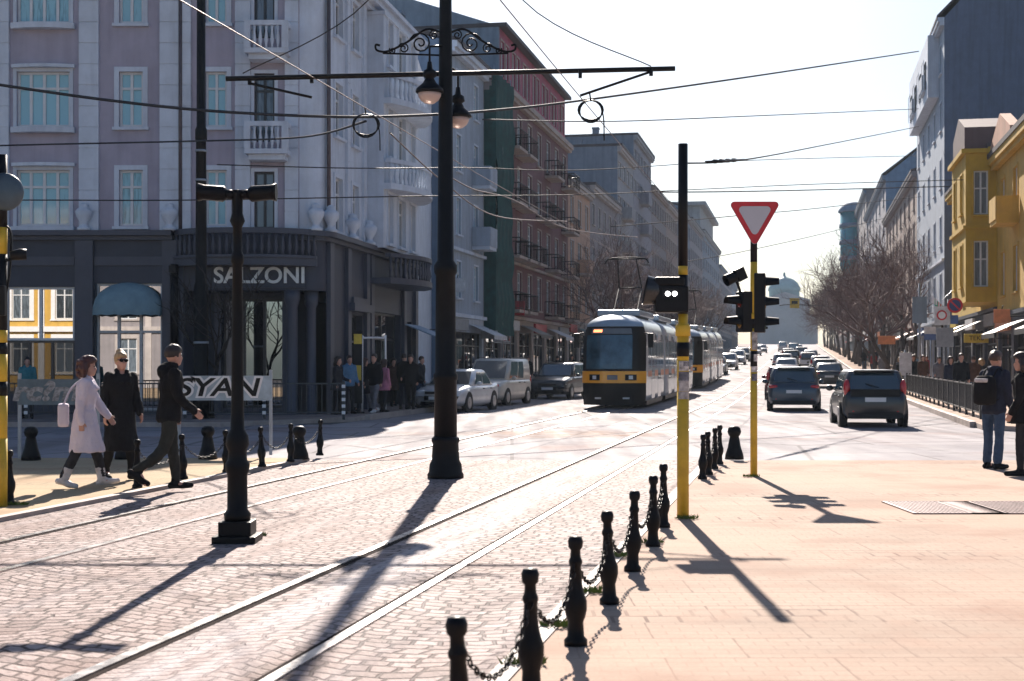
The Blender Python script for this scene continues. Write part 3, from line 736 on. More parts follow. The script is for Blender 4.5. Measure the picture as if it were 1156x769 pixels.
_wc = {}
def window(parent, x, z, w, h, fm, tm, pm_, cols=2, transom=.68, trim=.1, y=0.0, rz=0.0, dep=.14, sill=True, name='window', M=None):
    """window centred on x, bottom z: frame with bars (+ surround), pane as its own sub-part"""
    key = (round(w, 2), round(h, 2), fm.name, tm.name, cols, transom, trim, dep, sill)
    if key not in _wc:
        mb = MB(); a, b_ = -w / 2, w / 2; f = min(.07, w * .07 + .02)
        mb.b(a, a + f, dep - .05, dep + .03, 0, h); mb.b(b_ - f, b_, dep - .05, dep + .03, 0, h)
        mb.b(a + f, b_ - f, dep - .05, dep + .03, 0, f); mb.b(a + f, b_ - f, dep - .05, dep + .03, h - f, h)
        for k in range(1, cols):
            c = a + w * k / cols; mb.b(c - f * .6, c + f * .6, dep - .052, dep + .028, f, h - f)
        if transom:
            for k in range(cols):
                l_ = a + w * k / cols + (f if k == 0 else f * .6); r_ = a + w * (k + 1) / cols - (f if k == cols - 1 else f * .6)
                mb.b(l_, r_, dep - .05, dep + .026, h * transom - f * .5, h * transom + f * .5)
        if trim:
            mb.b(a - trim, a, -.035, -.001, -.02, h + trim, 1); mb.b(b_, b_ + trim, -.035, -.001, -.02, h + trim, 1); mb.b(a, b_, -.035, -.001, h, h + trim, 1)
        if sill: mb.b(a - trim - .04, b_ + trim + .04, -.12, -.002, -.11, -.021, 1)
        _wc[key] = (mb.mesh('window', [fm, tm]), MB().add([(a + .02, dep, .02), (b_ - .02, dep, .02), (b_ - .02, dep, h - .02), (a + .02, dep, h - .02)], [(0, 1, 2, 3)]).mesh('pane', pm_))
    fme, pme = _wc[key]
    if pme.materials[0] != pm_:
        k2 = key + (pm_.name,)
        if k2 not in _wc: c = pme.copy(); c.materials[0] = pm_; _wc[k2] = c
        pme = _wc[k2]
    loc = Vector((x, y, z))
    if M is not None: loc = M @ loc
    o = link(name, fme, parent, loc, rz)
    link('pane', pme, o)
    return o


def baluster_row(mb, pts, z0, z1, r=.055, step=.22, mi=0):
    L = sum((Vector(pts[i + 1]) - Vector(pts[i])).length for i in range(len(pts) - 1)); n = int(L / step)
    for k in range(n):
        d = (k + .5) * L / n
        for i in range(len(pts) - 1):
            s = (Vector(pts[i + 1]) - Vector(pts[i])).length
            if d <= s:
                p = Vector(pts[i]).lerp(Vector(pts[i + 1]), d / s); break
            d -= s
        hh = z1 - z0
        mb.lathe([(r * .7, 0), (r * .55, hh * .15), (r, hh * .35), (r * .5, hh * .75), (r * .8, hh)], 7, (p.x, p.y, z0), mi)


def path_slab(mb, pts, back, z0, z1, mi=0):
    """solid slab between a front polyline and the wall line y=back"""
    n = len(pts); poly = [(p[0], p[1]) for p in pts] + [(pts[-1][0], back), (pts[0][0], back)]
    m = len(poly); vs = [(x, y, z0) for x, y in poly] + [(x, y, z1) for x, y in poly]
    mb.add(vs, [tuple(reversed(range(m))), tuple(range(m, 2 * m))] + [(i, (i + 1) % m, m + (i + 1) % m, m + i) for i in range(m)], mi)


def ribbon(mb, pts, w, z0, z1, mi=0):
    mb.loft([[Vector((p[0], p[1] - w / 2, z0)), Vector((p[0], p[1] + w / 2, z0)), Vector((p[0], p[1] + w / 2, z1)), Vector((p[0], p[1] - w / 2, z1))] for p in pts], mi, False)


def balcony(parent, x0, x1, z, out, wall, dark, solid=False, hgt=.85, M=None, bow=0.0, rz=0, y=0.0):
    N_ = 8
    arc = [(x0 + (x1 - x0) * i / N_, y - out - bow * (1 - (2 * i / N_ - 1) ** 2)) for i in range(N_ + 1)]
    full = [(x0, y - .02)] + arc + [(x1, y - .02)]
    mb = MB()
    path_slab(mb, arc, y - .01, z - .16, z, 0)
    mb2 = MB()
    if solid:
        for i in range(len(full) - 1):
            a, b_ = Vector((*full[i], 0)), Vector((*full[i + 1], 0)); d = (b_ - a)
            if d.length < .01: continue
            n_ = Vector((d.y, -d.x, 0)).normalized() * .04
            mb2.add([a - n_ + Vector((0, 0, z + .001)), b_ - n_ + Vector((0, 0, z + .001)), b_ + n_ + Vector((0, 0, z + .001)), a + n_ + Vector((0, 0, z + .001)),
                     a - n_ + Vector((0, 0, z + hgt)), b_ - n_ + Vector((0, 0, z + hgt)), b_ + n_ + Vector((0, 0, z + hgt)), a + n_ + Vector((0, 0, z + hgt))],
                    [(0, 1, 2, 3), (4, 5, 6, 7), (0, 1, 5, 4), (1, 2, 6, 5), (2, 3, 7, 6), (3, 0, 4, 7)])
    else:
        for i in range(len(full) - 1):
            a, b_ = Vector((*full[i], z + hgt)), Vector((*full[i + 1], z + hgt)); mb2.tube([a, b_], .03, 5)
            mb2.tube([a - Vector((0, 0, hgt - .08)), b_ - Vector((0, 0, hgt - .08))], .02, 4)
            k = max(1, int((b_ - a).length / .18))
            for j in range(k):
                p = a.lerp(b_, j / k); mb2.tube([p, p - Vector((0, 0, hgt - .01))], .014, 4, smooth=False)
    if M is not None:
        for q in (mb, mb2): q.v = [M @ p for p in q.v]
    o = mb.build('balcony', wall, parent); mb2.build('railing', dark, o)
    return o


# ------------ the pale corner building
LILAC = mat('lilac_render', (.40, .37, .45), .75, 0, .12, 1.2, .15, 25, streak=.3)
PALE = mat('pale_render', (.6, .66, .75), .7, 0, .12, 1.4, .1, 25, streak=.3)
SLATE = mat('slate_cladding', (.035, .042, .065), .55, 0, .2, 1.5, .1, 20, streak=.2)
SLATE2 = mat('slate_cladding_pale', (.055, .063, .09), .5, 0, .18, 1.5, .1, 20)
WFRAME = mat('white_window_frame', (.66, .68, .7), .4, 0, .08, 4)
DFRAME = mat('dark_window_frame', (.03, .032, .036), .4, 0, .2, 4)
TEAL = mat('teal_awning_cloth', (.2, .31, .36), .8, 0, .15, 3, .2, 60, streak=.2)
ROOFT = mat('dark_roof', (.07, .06, .065), .7, 0, .3, 3)
k = 42 / F
AX = lambda px: (px - CX) * k
AZ = lambda py: EYE + (HY - py) * k
x0A = -31.0                                   # left end of the front, outside the frame
cornA = thing('corner_building', 'lilac and pale corner building with dark shop floor, bow windows and a rounded corner shop', 'building', (x0A, 42, 0))
lx = lambda px: AX(px) - x0A
LF = AX(338) - x0A                            # end of the straight front
ZL, ZC = 5.5, 13.75
up = MB()
rowsz = [(AZ(255), AZ(192)), (AZ(143), AZ(81)), (AZ(26), AZ(-32))]
ops = []; wins = []
for zb, ztp in rowsz:
    for pa, pb, kind in ((134.5, 161.5, 's'), (232, 256, 's')): ops.append((lx(pa), lx(pb), zb, ztp)); wins.append((pa, pb, zb, ztp, kind))
    for off in (0, -143): ops.append((lx(19 + off), lx(79 + off), zb, ztp)); wins.append((19 + off, 79 + off, zb, ztp, 'b'))
    ops.append((lx(-62), lx(-35), zb, ztp)); wins.append((-62, -35, zb, ztp, 's'))
    d0 = zb - (0.0 if zb > 6 else .12) - .45
    ops.append((lx(287), lx(310), d0 if zb > 6 else 5.62, ztp - .05)); wins.append((287, 310, d0 if zb > 6 else 5.62, ztp - .05, 'd'))
wall_open(up, LF, ZL, ZC, ops, .24, 0)
# rounded corner and the side towards the street
B0, B1 = Vector((-5.57, 42.55)), Vector((-3.74, 54.3)); sd = (B1 - B0).normalized(); LS = (B1 - B0).length
sang = atan2(sd.y, sd.x)
SM = Matrix.Translation((B0.x - x0A, B0.y - 42, 0)) @ Matrix.Rotation(sang, 4, 'Z')
NRC = 10
def corner_pts(off=0.0):
    a = Vector((LF, 0)); b_ = Vector((B0.x - x0A, B0.y - 42)); c = Vector((b_.x - .1, 0)); out = []
    for i in range(NRC + 1):
        t = i / NRC; p = a * (1 - t) ** 2 + c * 2 * t * (1 - t) + b_ * t * t
        tg = (c - a) * 2 * (1 - t) + (b_ - c) * 2 * t; n_ = Vector((tg.y, -tg.x)).normalized(); out.append(p + n_ * off)
    return out
cps = corner_pts()
def curve_wall(mb, z0, z1, mi, off=0.0):
    q = corner_pts(off); mb.loft([[(p.x, p.y, z0) for p in q], [(p.x, p.y, z1) for p in q]], mi, True, False, False)
curve_wall(up, ZL, ZC, 1)
sops = []; swins = []
for zb, ztp in rowsz:
    for c, w in ((1.35, .8), (3.3, .75)): sops.append((c - w / 2, c + w / 2, zb, ztp)); swins.append((c, w, zb, ztp))
    sops.append((10.9, 11.6, zb, ztp)); swins.append((11.25, .7, zb, ztp))
wall_open(up, LS, ZL, ZC, sops, .24, 1, SM)
# bay on the side
b0, b1, bo = 4.9, 10.1, .55
BM = SM @ Matrix.Translation((b0, -bo, 0))
bops = []
for zb, ztp in rowsz:
    for c, w in ((.9, .7), (2.6, 1.0), (4.3, .7)): bops.append((c - w / 2, c + w / 2, zb, ztp))
wall_open(up, b1 - b0, ZL, ZC - .5, bops, .2, 1, BM)
up.b(b0, b0 + .01, -bo, -.002, ZL, ZC - .5, 1, SM); up.b(b1 - .01, b1, -bo, -.002, ZL, ZC - .5, 1, SM)
up.b(b0 - .05, b1 + .05, -bo - .06, -.002, ZC - .5, ZC - .38, 1, SM)
# closed shell: party end, back, roof slab
e1 = SM @ Vector((LS, 0, 0)); 
up.add([(e1.x, e1.y, 0), (e1.x, e1.y + 14, 0), (e1.x, e1.y + 14, ZC), (e1.x, e1.y, ZC)], [(0, 1, 2, 3)], 1)
up.add([(0, 0, ZL), (0, 26, ZL), (0, 26, ZC), (0, 0, ZC)], [(0, 1, 2, 3)], 0)
up.add([(0, 26, 0), (e1.x, e1.y + 14, 0), (e1.x, e1.y + 14, ZC), (0, 26, ZC)], [(0, 1, 2, 3)], 1)
rp = [(0, 0)] + [(p.x, p.y) for p in cps] + [(e1.x, e1.y), (e1.x, e1.y + 14), (0, 26)]
up.add([(x, y, ZC - .02) for x, y in rp], [tuple(range(len(rp)))], 1)
up.build('upper_wall', [LILAC, PALE], cornA)
for pa, pb, zb, ztp, kd in wins:
    cxw = (lx(pa) + lx(pb)) / 2; w = lx(pb) - lx(pa)
    if kd == 's': window(cornA, cxw, zb, w, ztp - zb, WFRAME, PALE, GLASST, 2, .7, .14)
    elif kd == 'b':
        window(cornA, cxw, zb, w, ztp - zb, WFRAME, PALE, GLASST, 4, .7, .1, sill=False)
    else: window(cornA, cxw, zb, w, ztp - zb, DFRAME, PALE, GLASSN, 2, .75, .1, sill=False, name='balcony_door')
for c, w, zb, ztp in swins: window(cornA, c, zb, w, ztp - zb, WFRAME, PALE, GLASSN, 2, .7, .12, rz=sang, M=SM)
for zb, ztp in rowsz:
    for c, w in ((.9, .7), (2.6, 1.0), (4.3, .7)): window(cornA, c, zb, w, ztp - zb, WFRAME, PALE, GLASSN, 2, .7, .1, rz=sang, M=BM)
# pilasters, with rusticated courses, and mouldings
for pa, pb in ((-40 - 60, -80), (-6, 11), (90, 112), (181, 203), (206, 216), (266, 283), (322, 337)):
    z = ZL + .02; pil = MB()
    while z < ZC - .45:
        pil.b(lx(pa), lx(pb), -.1, -.002, z, z + .585, 0); pil.b(lx(pa) + .01, lx(pb) - .01, -.075, -.002, z + .585, z + .62, 0); z += .62
    pil.build('pilaster', PALE, cornA)
for d in (.15, 2.3, 4.3, 10.5, 11.95):
    z = ZL + .02; pil = MB()
    while z < ZC - .5:
        pil.b(d - .16, d + .16, -.09, -.002, z, z + .585, 0, SM); pil.b(d - .15, d + .15, -.07, -.002, z + .585, z + .62, 0, SM); z += .62
    pil.build('pilaster', PALE, cornA)
# bowed sills and heads of the wide windows
for zb, ztp in rowsz:
    for off in (0, -143):
        for z0, z1, ex in ((zb - .2, zb - .03, .12), (ztp + .1, ztp + .2, .06)):
            N_ = 10; a, b_ = lx(14 + off), lx(85 + off)
            arc = [(a + (b_ - a) * i / N_, -.05 - ex - .16 * (1 - (2 * i / N_ - 1) ** 2)) for i in range(N_ + 1)]
            bs = MB(); path_slab(bs, arc, -.002, z0, z1); bs.build('window_moulding', PALE, cornA)
co = MB()
for z0, z1, ex in ((ZC - .35, ZC - .2, .2), (ZC - .2, ZC - .02, .42), (ZC - .02, ZC + .12, .55)):
    co.b(0, LF, -ex, -.003, z0, z1)
    q = corner_pts(ex); r_ = corner_pts(.003)
    co.loft([[(a.x, a.y, z0), (b_.x, b_.y, z0), (b_.x, b_.y, z1), (a.x, a.y, z1)] for a, b_ in zip(q, r_)], 0, False)
    co.b(0, LS, -ex, -.003, z0, z1, 0, SM)
co.build('cornice', PALE, cornA)
# set-back attic storey
at_ = MB(); aops = [(1.2 + 2.2 * i, 2.0 + 2.2 * i, ZC + .8, ZC + 1.9) for i in range(4)]
AM = SM @ Matrix.Translation((1.2, 1.1, 0))
wall_open(at_, LS - 1.4, ZC, ZC + 2.5, aops, .2, 0, AM)
at_.b(0, LF - .5, 1.6, 12, ZC + .001, ZC + 2.3, 0)
at_.build('attic', PALE, cornA)
for o in aops: window(cornA, (o[0] + o[1]) / 2, o[2], .8, 1.1, WFRAME, PALE, GLASSN, 2, 0, .1, rz=sang, M=AM)
# ledge over the shop floor, urns standing on it
ld = MB()
for z0, z1, ex in ((5.28, 5.4, .18), (5.4, 5.55, .34)):
    ld.b(0, lx(196), -ex, -.003, z0, z1); ld.b(0, LS, -ex, -.003, z0, z1, 0, SM)
    q = corner_pts(ex); r_ = corner_pts(.003)
    ld.loft([[(a.x, a.y, z0), (b_.x, b_.y, z0), (b_.x, b_.y, z1), (a.x, a.y, z1)] for a, b_ in zip(q, r_)], 0, False)
ld.build('ledge', SLATE2, cornA)
ur = []
for px in (97, 193): ur.append(Vector((lx(px), -.2, 5.55)))
for p in (corner_pts(.2)[4], corner_pts(.2)[9]): ur.append(Vector((p.x, p.y, 5.55)))
for d in (2.3, 4.4): ur.append(SM @ Vector((d, -.2, 5.55)))
for p in ur:
    MB().lathe([(.2, 0), (.2, .08), (.12, .12), (.1, .2), (.22, .4), (.26, .55), (.2, .62), (.12, .68), (.14, .74), (.06, .8), (0, .82)], 12, p).build('urn', PALE, cornA)
# dark shop floor: wall with openings, piers
gf = MB()
go = [(lx(6), lx(84), .75, AZ(324)), (lx(108), lx(183), .25, AZ(320))]
for off in (-150,): go.append((lx(6 + off), lx(84 + off), .75, AZ(324)))
Lg = lx(200)
wall_open(gf, Lg, 0, 5.28, go, .3, 0)
for pa, pb in ((-15, 4), (86, 106), (184, 200)): gf.b(lx(pa), lx(pb), -.13, -.002, .02, 5.27, 1)
for pa, pb in ((6, 84), (108, 183)):
    gf.b(lx(pa) - .02, lx(pb) + .02, -.06, -.003, AZ(300), AZ(290), 1)
gf.b(lx(127), lx(168), -.05, -.003, AZ(295), AZ(291), 0)
# recessed corner shop
x1_, x2_ = lx(200), lx(352)
gf.b(x1_, x1_ + .2, -.1, 1.6, .02, 5.27, 1)
gf.add([(x1_, 1.5, 0), (x2_, 1.5, 0), (x2_, 1.5, 3.8), (x1_, 1.5, 3.8)], [(0, 1, 2, 3)], 0)
gf.b(lx(240) - .2, lx(240), 1.2, 1.499, .02, 3.79, 1); gf.b(lx(313), lx(313) + .25, .9, 1.499, .02, 3.79, 1)
gf.b(x1_, lx(346), -.02, 1.49, 3.8, 5.497, 0)              # the lintel carrying the sign
gf.b(x1_ + .2, lx(335), -.2, 1.45, -.02, .16, 1)          # step
sgops = [(2.6, 4.2, .15, 3.2), (5.6, 9.6, .15, 3.4), (10.4, 11.4, .3, 3.2)]
wall_open(gf, LS, 0, 5.28, sgops, .35, 0, SM)
gf.add([(0, .35, 0), (LS, .35, 0), (LS, .35, 3.5), (0, .35, 3.5)], [(0, 1, 2, 3)], 2, False, SM)
q = corner_pts(0); gf.loft([[(p.x, p.y, 3.8) for p in q], [(p.x, p.y, 5.28) for p in q]], 0, True, False, False)
for d in (0.3, 2.3, 4.6, 5.2, 10.0, 11.9): gf.b(d - .2, d + .2, -.12, -.002, .02, 5.27, 1, SM)
gf.b(2.2, 4.6, -.3, -.003, 3.3, 3.55, 1, SM); gf.b(2.45, 4.35, -.2, -.003, 3.55, 3.75, 1, SM)
gf.add([(0, 0, 0), (0, 26, 0), (0, 26, ZL), (0, 0, ZL)], [(0, 1, 2, 3)], 0)
gf.build('shop_floor_wall', [SLATE, SLATE2, BLACKP], cornA)
MB().lathe([(.2, 0), (.2, .1), (.17, .14), (.165, 3.3), (.2, 3.4), (.24, 3.55), (.24, 3.799)], 18, (lx(329), .12, .005)).build('round_column', SLATE2, cornA)
MB().lathe([(.2, 0), (.2, .1), (.15, .14), (.145, 3.3), (.2, 3.4), (.22, 3.799)], 18, (lx(349), .45, .005)).build('round_column', SLATE2, cornA)
GLASSM = pane_mat('mirror_glass', (.006, .007, .008), (.012, .013, .014), .0, .8)
GLASSM.node_tree.nodes['Principled BSDF'].inputs['Specular IOR Level'].default_value = 1.0
GLASSM.node_tree.nodes['Principled BSDF'].inputs['IOR'].default_value = 2.6
for off in (0, -150):
    window(cornA, (lx(6) + lx(84)) / 2 + off * k, 2.32, lx(84) - lx(6), AZ(324) - 2.32, WFRAME if not off else DFRAME, SLATE2, GLASSM, 2, 0, 0, name='shop_window', dep=.12, sill=False)
    window(cornA, (lx(6) + lx(84)) / 2 + off * k, .75, lx(84) - lx(6), 2.319 - .75, DFRAME, SLATE2, GLASSD, 3, 0, 0, name='shop_window', dep=.13, sill=False)
window(cornA, (lx(108) + lx(183)) / 2, .25, lx(183) - lx(108), AZ(320) - .25, GALV, SLATE2, GLASSM, 3, .62, 0, name='shop_window', dep=.16)
window(cornA, (lx(242) + lx(313)) / 2, .3, lx(313) - lx(242), 3.3, DFRAME, SLATE2, GLASSM, 3, .0, 0, y=1.36, name='shop_window', dep=.1)
for o in sgops[:1] + sgops[1:2] + sgops[2:]: window(cornA, (o[0] + o[1]) / 2, o[2], o[1] - o[0], o[3] - o[2], DFRAME, SLATE2, GLASSD, 2 if o[1] - o[0] > 1.2 else 1, .72, 0, rz=sang, M=SM, dep=.25, name='shop_window')
# quarter-dome awning
aw = MB(); a_, b_ = lx(107), lx(184); cxw = (a_ + b_) / 2; hw = (b_ - a_) / 2; zb, hz = AZ(352), AZ(319) - AZ(352)
rings = []
for i in range(9):
    ph = i / 8 * pi / 2
    rings.append([Vector((cxw - hw * cos(pi * j / 14), -.02 - .75 * sin(ph) * sin(pi * j / 14) ** .6, zb + hz * cos(ph) * sin(pi * j / 14) ** .75)) for j in range(15)])
aw.loft(rings, 0, True, False, False)
fr = rings[-1]; aw.loft([[p for p in fr], [p + Vector((0, 0, -.1 - .03 * (j % 2))) for j, p in enumerate(fr)]], 0, False, False, False)
aw.build('awning', TEAL, cornA)
# the bowed balcony over the corner shop, with balusters, and the sign below it
bp_ = MB(); N_ = 16; xa, xb = lx(197), lx(362) - .1
arc = [(xa + (xb - xa) * i / N_, -.12 - .8 * (1 - abs(2 * i / N_ - 1) ** 2.6)) for i in range(N_ + 1)]
path_slab(bp_, arc, -.003, 4.5, 4.72); path_slab(bp_, [(x, y - .08) for x, y in arc], -.003, 4.72, 4.8)
ribbon(bp_, [(x, y + .1) for x, y in arc], .2, 5.42, 5.58)
baluster_row(bp_, [(x, y + .1) for x, y in arc], 4.8, 5.42, .07, .2)
bp_.build('balcony', SLATE2, cornA)
sgp = MB(); sgp.b(lx(243), lx(345), -.1, -.022, AZ(325), AZ(299)); sgb = sgp.build('sign_board', SLATE, cornA)
LETTER = mat('sign_letter', (.55, .58, .6), .35, .3, .1, 8)
link('lettering', text_mesh('SALZONI', .66, .025, mat=LETTER, bold=.012), sgb, ((lx(243) + lx(345)) / 2, -.13, (AZ(325) + AZ(299)) / 2))
# small balconies on the front and on the bay
for zf in (AZ(60), AZ(172)):
    m_ = MB(); a_, b_ = lx(281), lx(329)
    m_.b(a_, b_, -.75, -.003, zf - .14, zf); m_.b(a_ + .1, b_ - .1, -.6, -.003, zf - .3, zf - .14)
    m_.b(a_, b_, -.75, -.6, zf + .66, zf + .8); m_.b(a_, a_ + .14, -.6, -.003, zf + .66, zf + .8); m_.b(b_ - .14, b_, -.6, -.003, zf + .66, zf + .8)
    for cc in (a_ + .08, b_ - .08): m_.b(cc - .09, cc + .09, -.76, -.59, zf, zf + .659)
    baluster_row(m_, [(a_ + .2, -.675), (b_ - .2, -.675)], zf, zf + .66, .06, .17)
    m_.build('balcony', PALE, cornA)
for zf, mt in ((4.5, SLATE2), (7.65, PALE), (10.5, PALE)):
    m_ = MB(); arc = [(b0 + (b1 - b0) * i / 12, -bo - .25 - .75 * (1 - (2 * i / 12 - 1) ** 2)) for i in range(13)]
    path_slab(m_, arc, -bo - .003 if zf > 5 else -.003, zf - .2, zf); ribbon(m_, [(x, y + .1) for x, y in arc], .18, zf + .68, zf + .82); baluster_row(m_, [(x, y + .1) for x, y in arc], zf, zf + .68, .07, .26)
    m_.v = [SM @ p for p in m_.v]; m_.build('balcony', mt, cornA)
dp = MB(); dp.tube([(lx(204.5), -.1, ZC - .3), (lx(204.5), -.1, 5.6)], .055, 8); dp.tube([SM @ Vector((-.1, -.12, ZC - .3)), SM @ Vector((-.1, -.12, 5.6))], .06, 8)
dp.build('downpipe', mat('downpipe', (.1, .08, .09), .5, .2, .2, 4), cornA)
wl = MB(); wl.tube([(lx(199), -.25, 2), (lx(199), -.25, 4.55)], .12, 10); wl.b(lx(195), lx(203), -.5, -.132, 4.3, 4.5); wl.build('bracket', BLACKP, cornA)
# sloping awning at the end of the side
saw = MB(); saw.add([(9.9, -.1, 3.1), (12.3, -.1, 3.1), (12.3, -1.5, 2.55), (9.9, -1.5, 2.55), (9.9, -.1, 3.06), (12.3, -.1, 3.06), (12.3, -1.5, 2.5), (9.9, -1.5, 2.5)], [(0, 1, 2, 3), (4, 5, 6, 7), (0, 3, 7, 4), (1, 2, 6, 5), (2, 3, 7, 6), (0, 1, 5, 4)], 0, False, SM)
saw.build('awning', mat('blue_awning', (.2, .3, .42), .7, 0, .1, 3), cornA)


# ------------ generic street buildings
TL, TR = -16.0, 8.7
def house(label, side, s0, s1, top, wall, trim=None, ncol=3, nfl=4, gf_h=3.6, win=(1.1, 1.7), depth=13, roof='flat', roofm=None, balc=(), bal_solid=False, pane=None,
          frame=None, rh=2.6, bay=None, party=None, chim=1, shopm=None, wcols=2, t=None, gfm=None, cat='building', group=None, attic=None, name='street_building'):
    t = t if t is not None else (TL if side < 0 else TR)
    trim = trim or wall; pane = pane or GLASSN; frame = frame or WFRAME; roofm = roofm or ROOFT
    L = s1 - s0
    P = st(s0, t) if side < 0 else st(s1, t)
    zb = min(zt(st(s0, t).y), zt(st(s1, t).y)); P.z = zb
    root = thing(name, label, cat, P, UANG if side < 0 else UANG + pi, group)
    Hh = top - zb
    fl = (Hh - gf_h - .5) / nfl
    mb = MB(); ops = []; lst = []
    for f in range(nfl):
        for c in range(ncol):
            xc = L * (c + .5) / ncol; zc_ = gf_h + fl * f + (fl - win[1]) * .55
            ops.append((xc - win[0] / 2, xc + win[0] / 2, zc_, zc_ + win[1])); lst.append((xc, zc_, f, c))
    nsh = max(1, int(L / 4)); sho = []
    for i in range(nsh):
        a = L * i / nsh + .35; b_ = L * (i + 1) / nsh - .35; sho.append((a, b_, .15 if (i % 2) else .5, gf_h - .9))
    wall_open(mb, L, gf_h, Hh, ops, .2, 0)
    g = MB(); wall_open(g, L, -1, gf_h - .002, sho, .3, 0)
    g.b(-.02, L + .02, -.18, -.004, gf_h - .22, gf_h - .05, 0)
    g.build('shop_floor_wall', gfm or trim, root)
    for c in ((0, 1) if True else ()):
        X = 0 if c == 0 else L
        mb.add([(X, 0, -1), (X, depth, -1), (X, depth, Hh), (X, 0, Hh)], [(0, 1, 2, 3)], 1)
    mb.add([(0, depth, -1), (L, depth, -1), (L, depth, Hh), (0, depth, Hh)], [(0, 1, 2, 3)], 1)
    if roof == 'gable':
        for X in (0, L): mb.add([(X, 0, Hh), (X, depth, Hh), (X, depth / 2, Hh + rh)], [(0, 1, 2)], 1)
    mb.build('wall', [wall, party or wall], root)
    tr = MB()
    if nfl > 3: MB().b(-.03, L + .03, -.16, -.003, gf_h + fl - .1, gf_h + fl + .05).build('string_course', trim, root)
    tr.b(-.05, L + .05, -.4, -.003, Hh - .3, Hh - .001); tr.b(-.05, L + .05, -.28, -.003, Hh - .5, Hh - .301)
    tr.build('cornice', trim, root)
    rf = MB()
    if roof == 'flat': rf.b(-.06, L + .06, -.45, depth, Hh, Hh + .22)
    elif roof == 'gable':
        ov = .45
        rf.add([(-.05, -ov, Hh - .05 + .001), (L + .05, -ov, Hh - .049), (L + .05, depth / 2, Hh + rh), (-.05, depth / 2, Hh + rh), (-.05, -ov, Hh + .13), (L + .05, -ov, Hh + .13), (L + .05, depth / 2, Hh + rh + .18), (-.05, depth / 2, Hh + rh + .18)],
               [(0, 1, 2, 3), (4, 5, 6, 7), (0, 1, 5, 4), (0, 3, 7, 4), (1, 2, 6, 5)])
        rf.add([(-.05, depth, Hh), (L + .05, depth, Hh), (L + .05, depth / 2, Hh + rh + .18), (-.05, depth / 2, Hh + rh + .18)], [(0, 1, 2, 3)])
    elif roof == 'mansard':
        rf.b(-.06, L + .06, -.25, depth, Hh + rh, Hh + rh + .22); rf.b(.02, L - .02, .5, depth, Hh + .001, Hh + rh - .01)
    ro = rf.build('roof', ROOFT if roof == 'mansard' else roofm, root)
    if roof == 'mansard':
        d = MB(); dops = []
        for c in range(ncol):
            for o_ in (-.62, .62):
                xc = L * (c + .5) / ncol + o_; dops.append((xc - .42, xc + .42, Hh + .7, Hh + rh - .6))
        wall_open(d, L, Hh, Hh + rh, dops, .2, 0, Matrix.Translation((0, .2, 0))); at2 = d.build('attic', roofm, root)
        for o_ in dops: window(at2, (o_[0] + o_[1]) / 2, o_[2], .84, o_[3] - o_[2], frame, trim, pane, 2, .7, .08, y=.2, sill=False)
    for i in range(chim):
        q = MB(); xx = L * (.2 + .6 * random.random()); q.b(xx - .4, xx + .4, depth * .3, depth * .3 + .6, Hh + .1, Hh + 1.6 + (rh * .6 if roof != 'flat' else 0)); q.b(xx - .46, xx + .46, depth * .3 - .06, depth * .3 + .66, Hh + 1.6 + (rh * .6 if roof != 'flat' else 0), Hh + 1.75 + (rh * .6 if roof != 'flat' else 0))
        q.build('chimney', party or wall, ro)
    for xc, zc_, f, c in lst: window(root, xc, zc_, win[0], win[1], frame, trim, pane, wcols, .7, .09)
    for i, o in enumerate(sho): window(root, (o[0] + o[1]) / 2, o[2], o[1] - o[0], o[3] - o[2], DFRAME, trim, GLASSD, max(1, int((o[1] - o[0]) / 1.5)), .75, 0, dep=.2, name='shop_window')
    for (f, c, w) in balc:
        xc = L * (c + .5) / ncol; zc_ = gf_h + fl * f + (fl - win[1]) * .55
        balcony(root, xc - w / 2, xc + w / 2, zc_ - .3 if not bal_solid else zc_ - .35, .9, trim, (wall if bal_solid else BLACKP), bal_solid, .95)
    if shopm:
        for i, sm in enumerate(shopm):
            a = L * i / len(shopm) + .3; b_ = L * (i + 1) / len(shopm) - .3
            if sm is None: continue
            if i % 2 == 0: MB().b(a, b_, -.16, -.02, gf_h - .85, gf_h - .3).build('shop_fascia', sm, root)
            else:
                q = MB(); q.add([(a, -.05, gf_h - .5), (b_, -.05, gf_h - .5), (b_, -1.3, gf_h - 1.05), (a, -1.3, gf_h - 1.05), (a, -1.3, gf_h - 1.25), (b_, -1.3, gf_h - 1.25)], [(0, 1, 2, 3), (3, 2, 5, 4)]); q.build('awning', sm, root)
    return root, L, Hh, gf_h, fl


def wm(name, c, **kw): return mat(name, c, .75, 0, .15, 1.3, .12, 22, streak=kw.get('streak', .45))
LBLUE = wm('light_blue_render', (.36, .42, .5)); PBLUE = wm('party_wall_blue', (.15, .22, .32)); GBLUE = wm('party_wall_grey', (.2, .24, .3))
MAROON = wm('maroon_render', (.17, .07, .075)); PINK = wm('pink_mansard', (.42, .09, .15)); BEIGE = wm('beige_render', (.42, .34, .3)); WARM = wm('warm_render', (.52, .33, .23))
GREY1 = wm('grey_render', (.3, .3, .34)); GREY2 = wm('grey_brown_render', (.27, .25, .26)); CREAM = wm('cream_render', (.46, .42, .4)); OCHRE = wm('ochre_render', (.58, .36, .07), streak=.25); YELB = wm('yellow_render', (.52, .33, .03), streak=.2)
BLUEG = wm('blue_grey_render', (.2, .27, .36)); TAN = wm('tan_render', (.36, .28, .24)); CONC = wm('concrete', (.34, .35, .37))
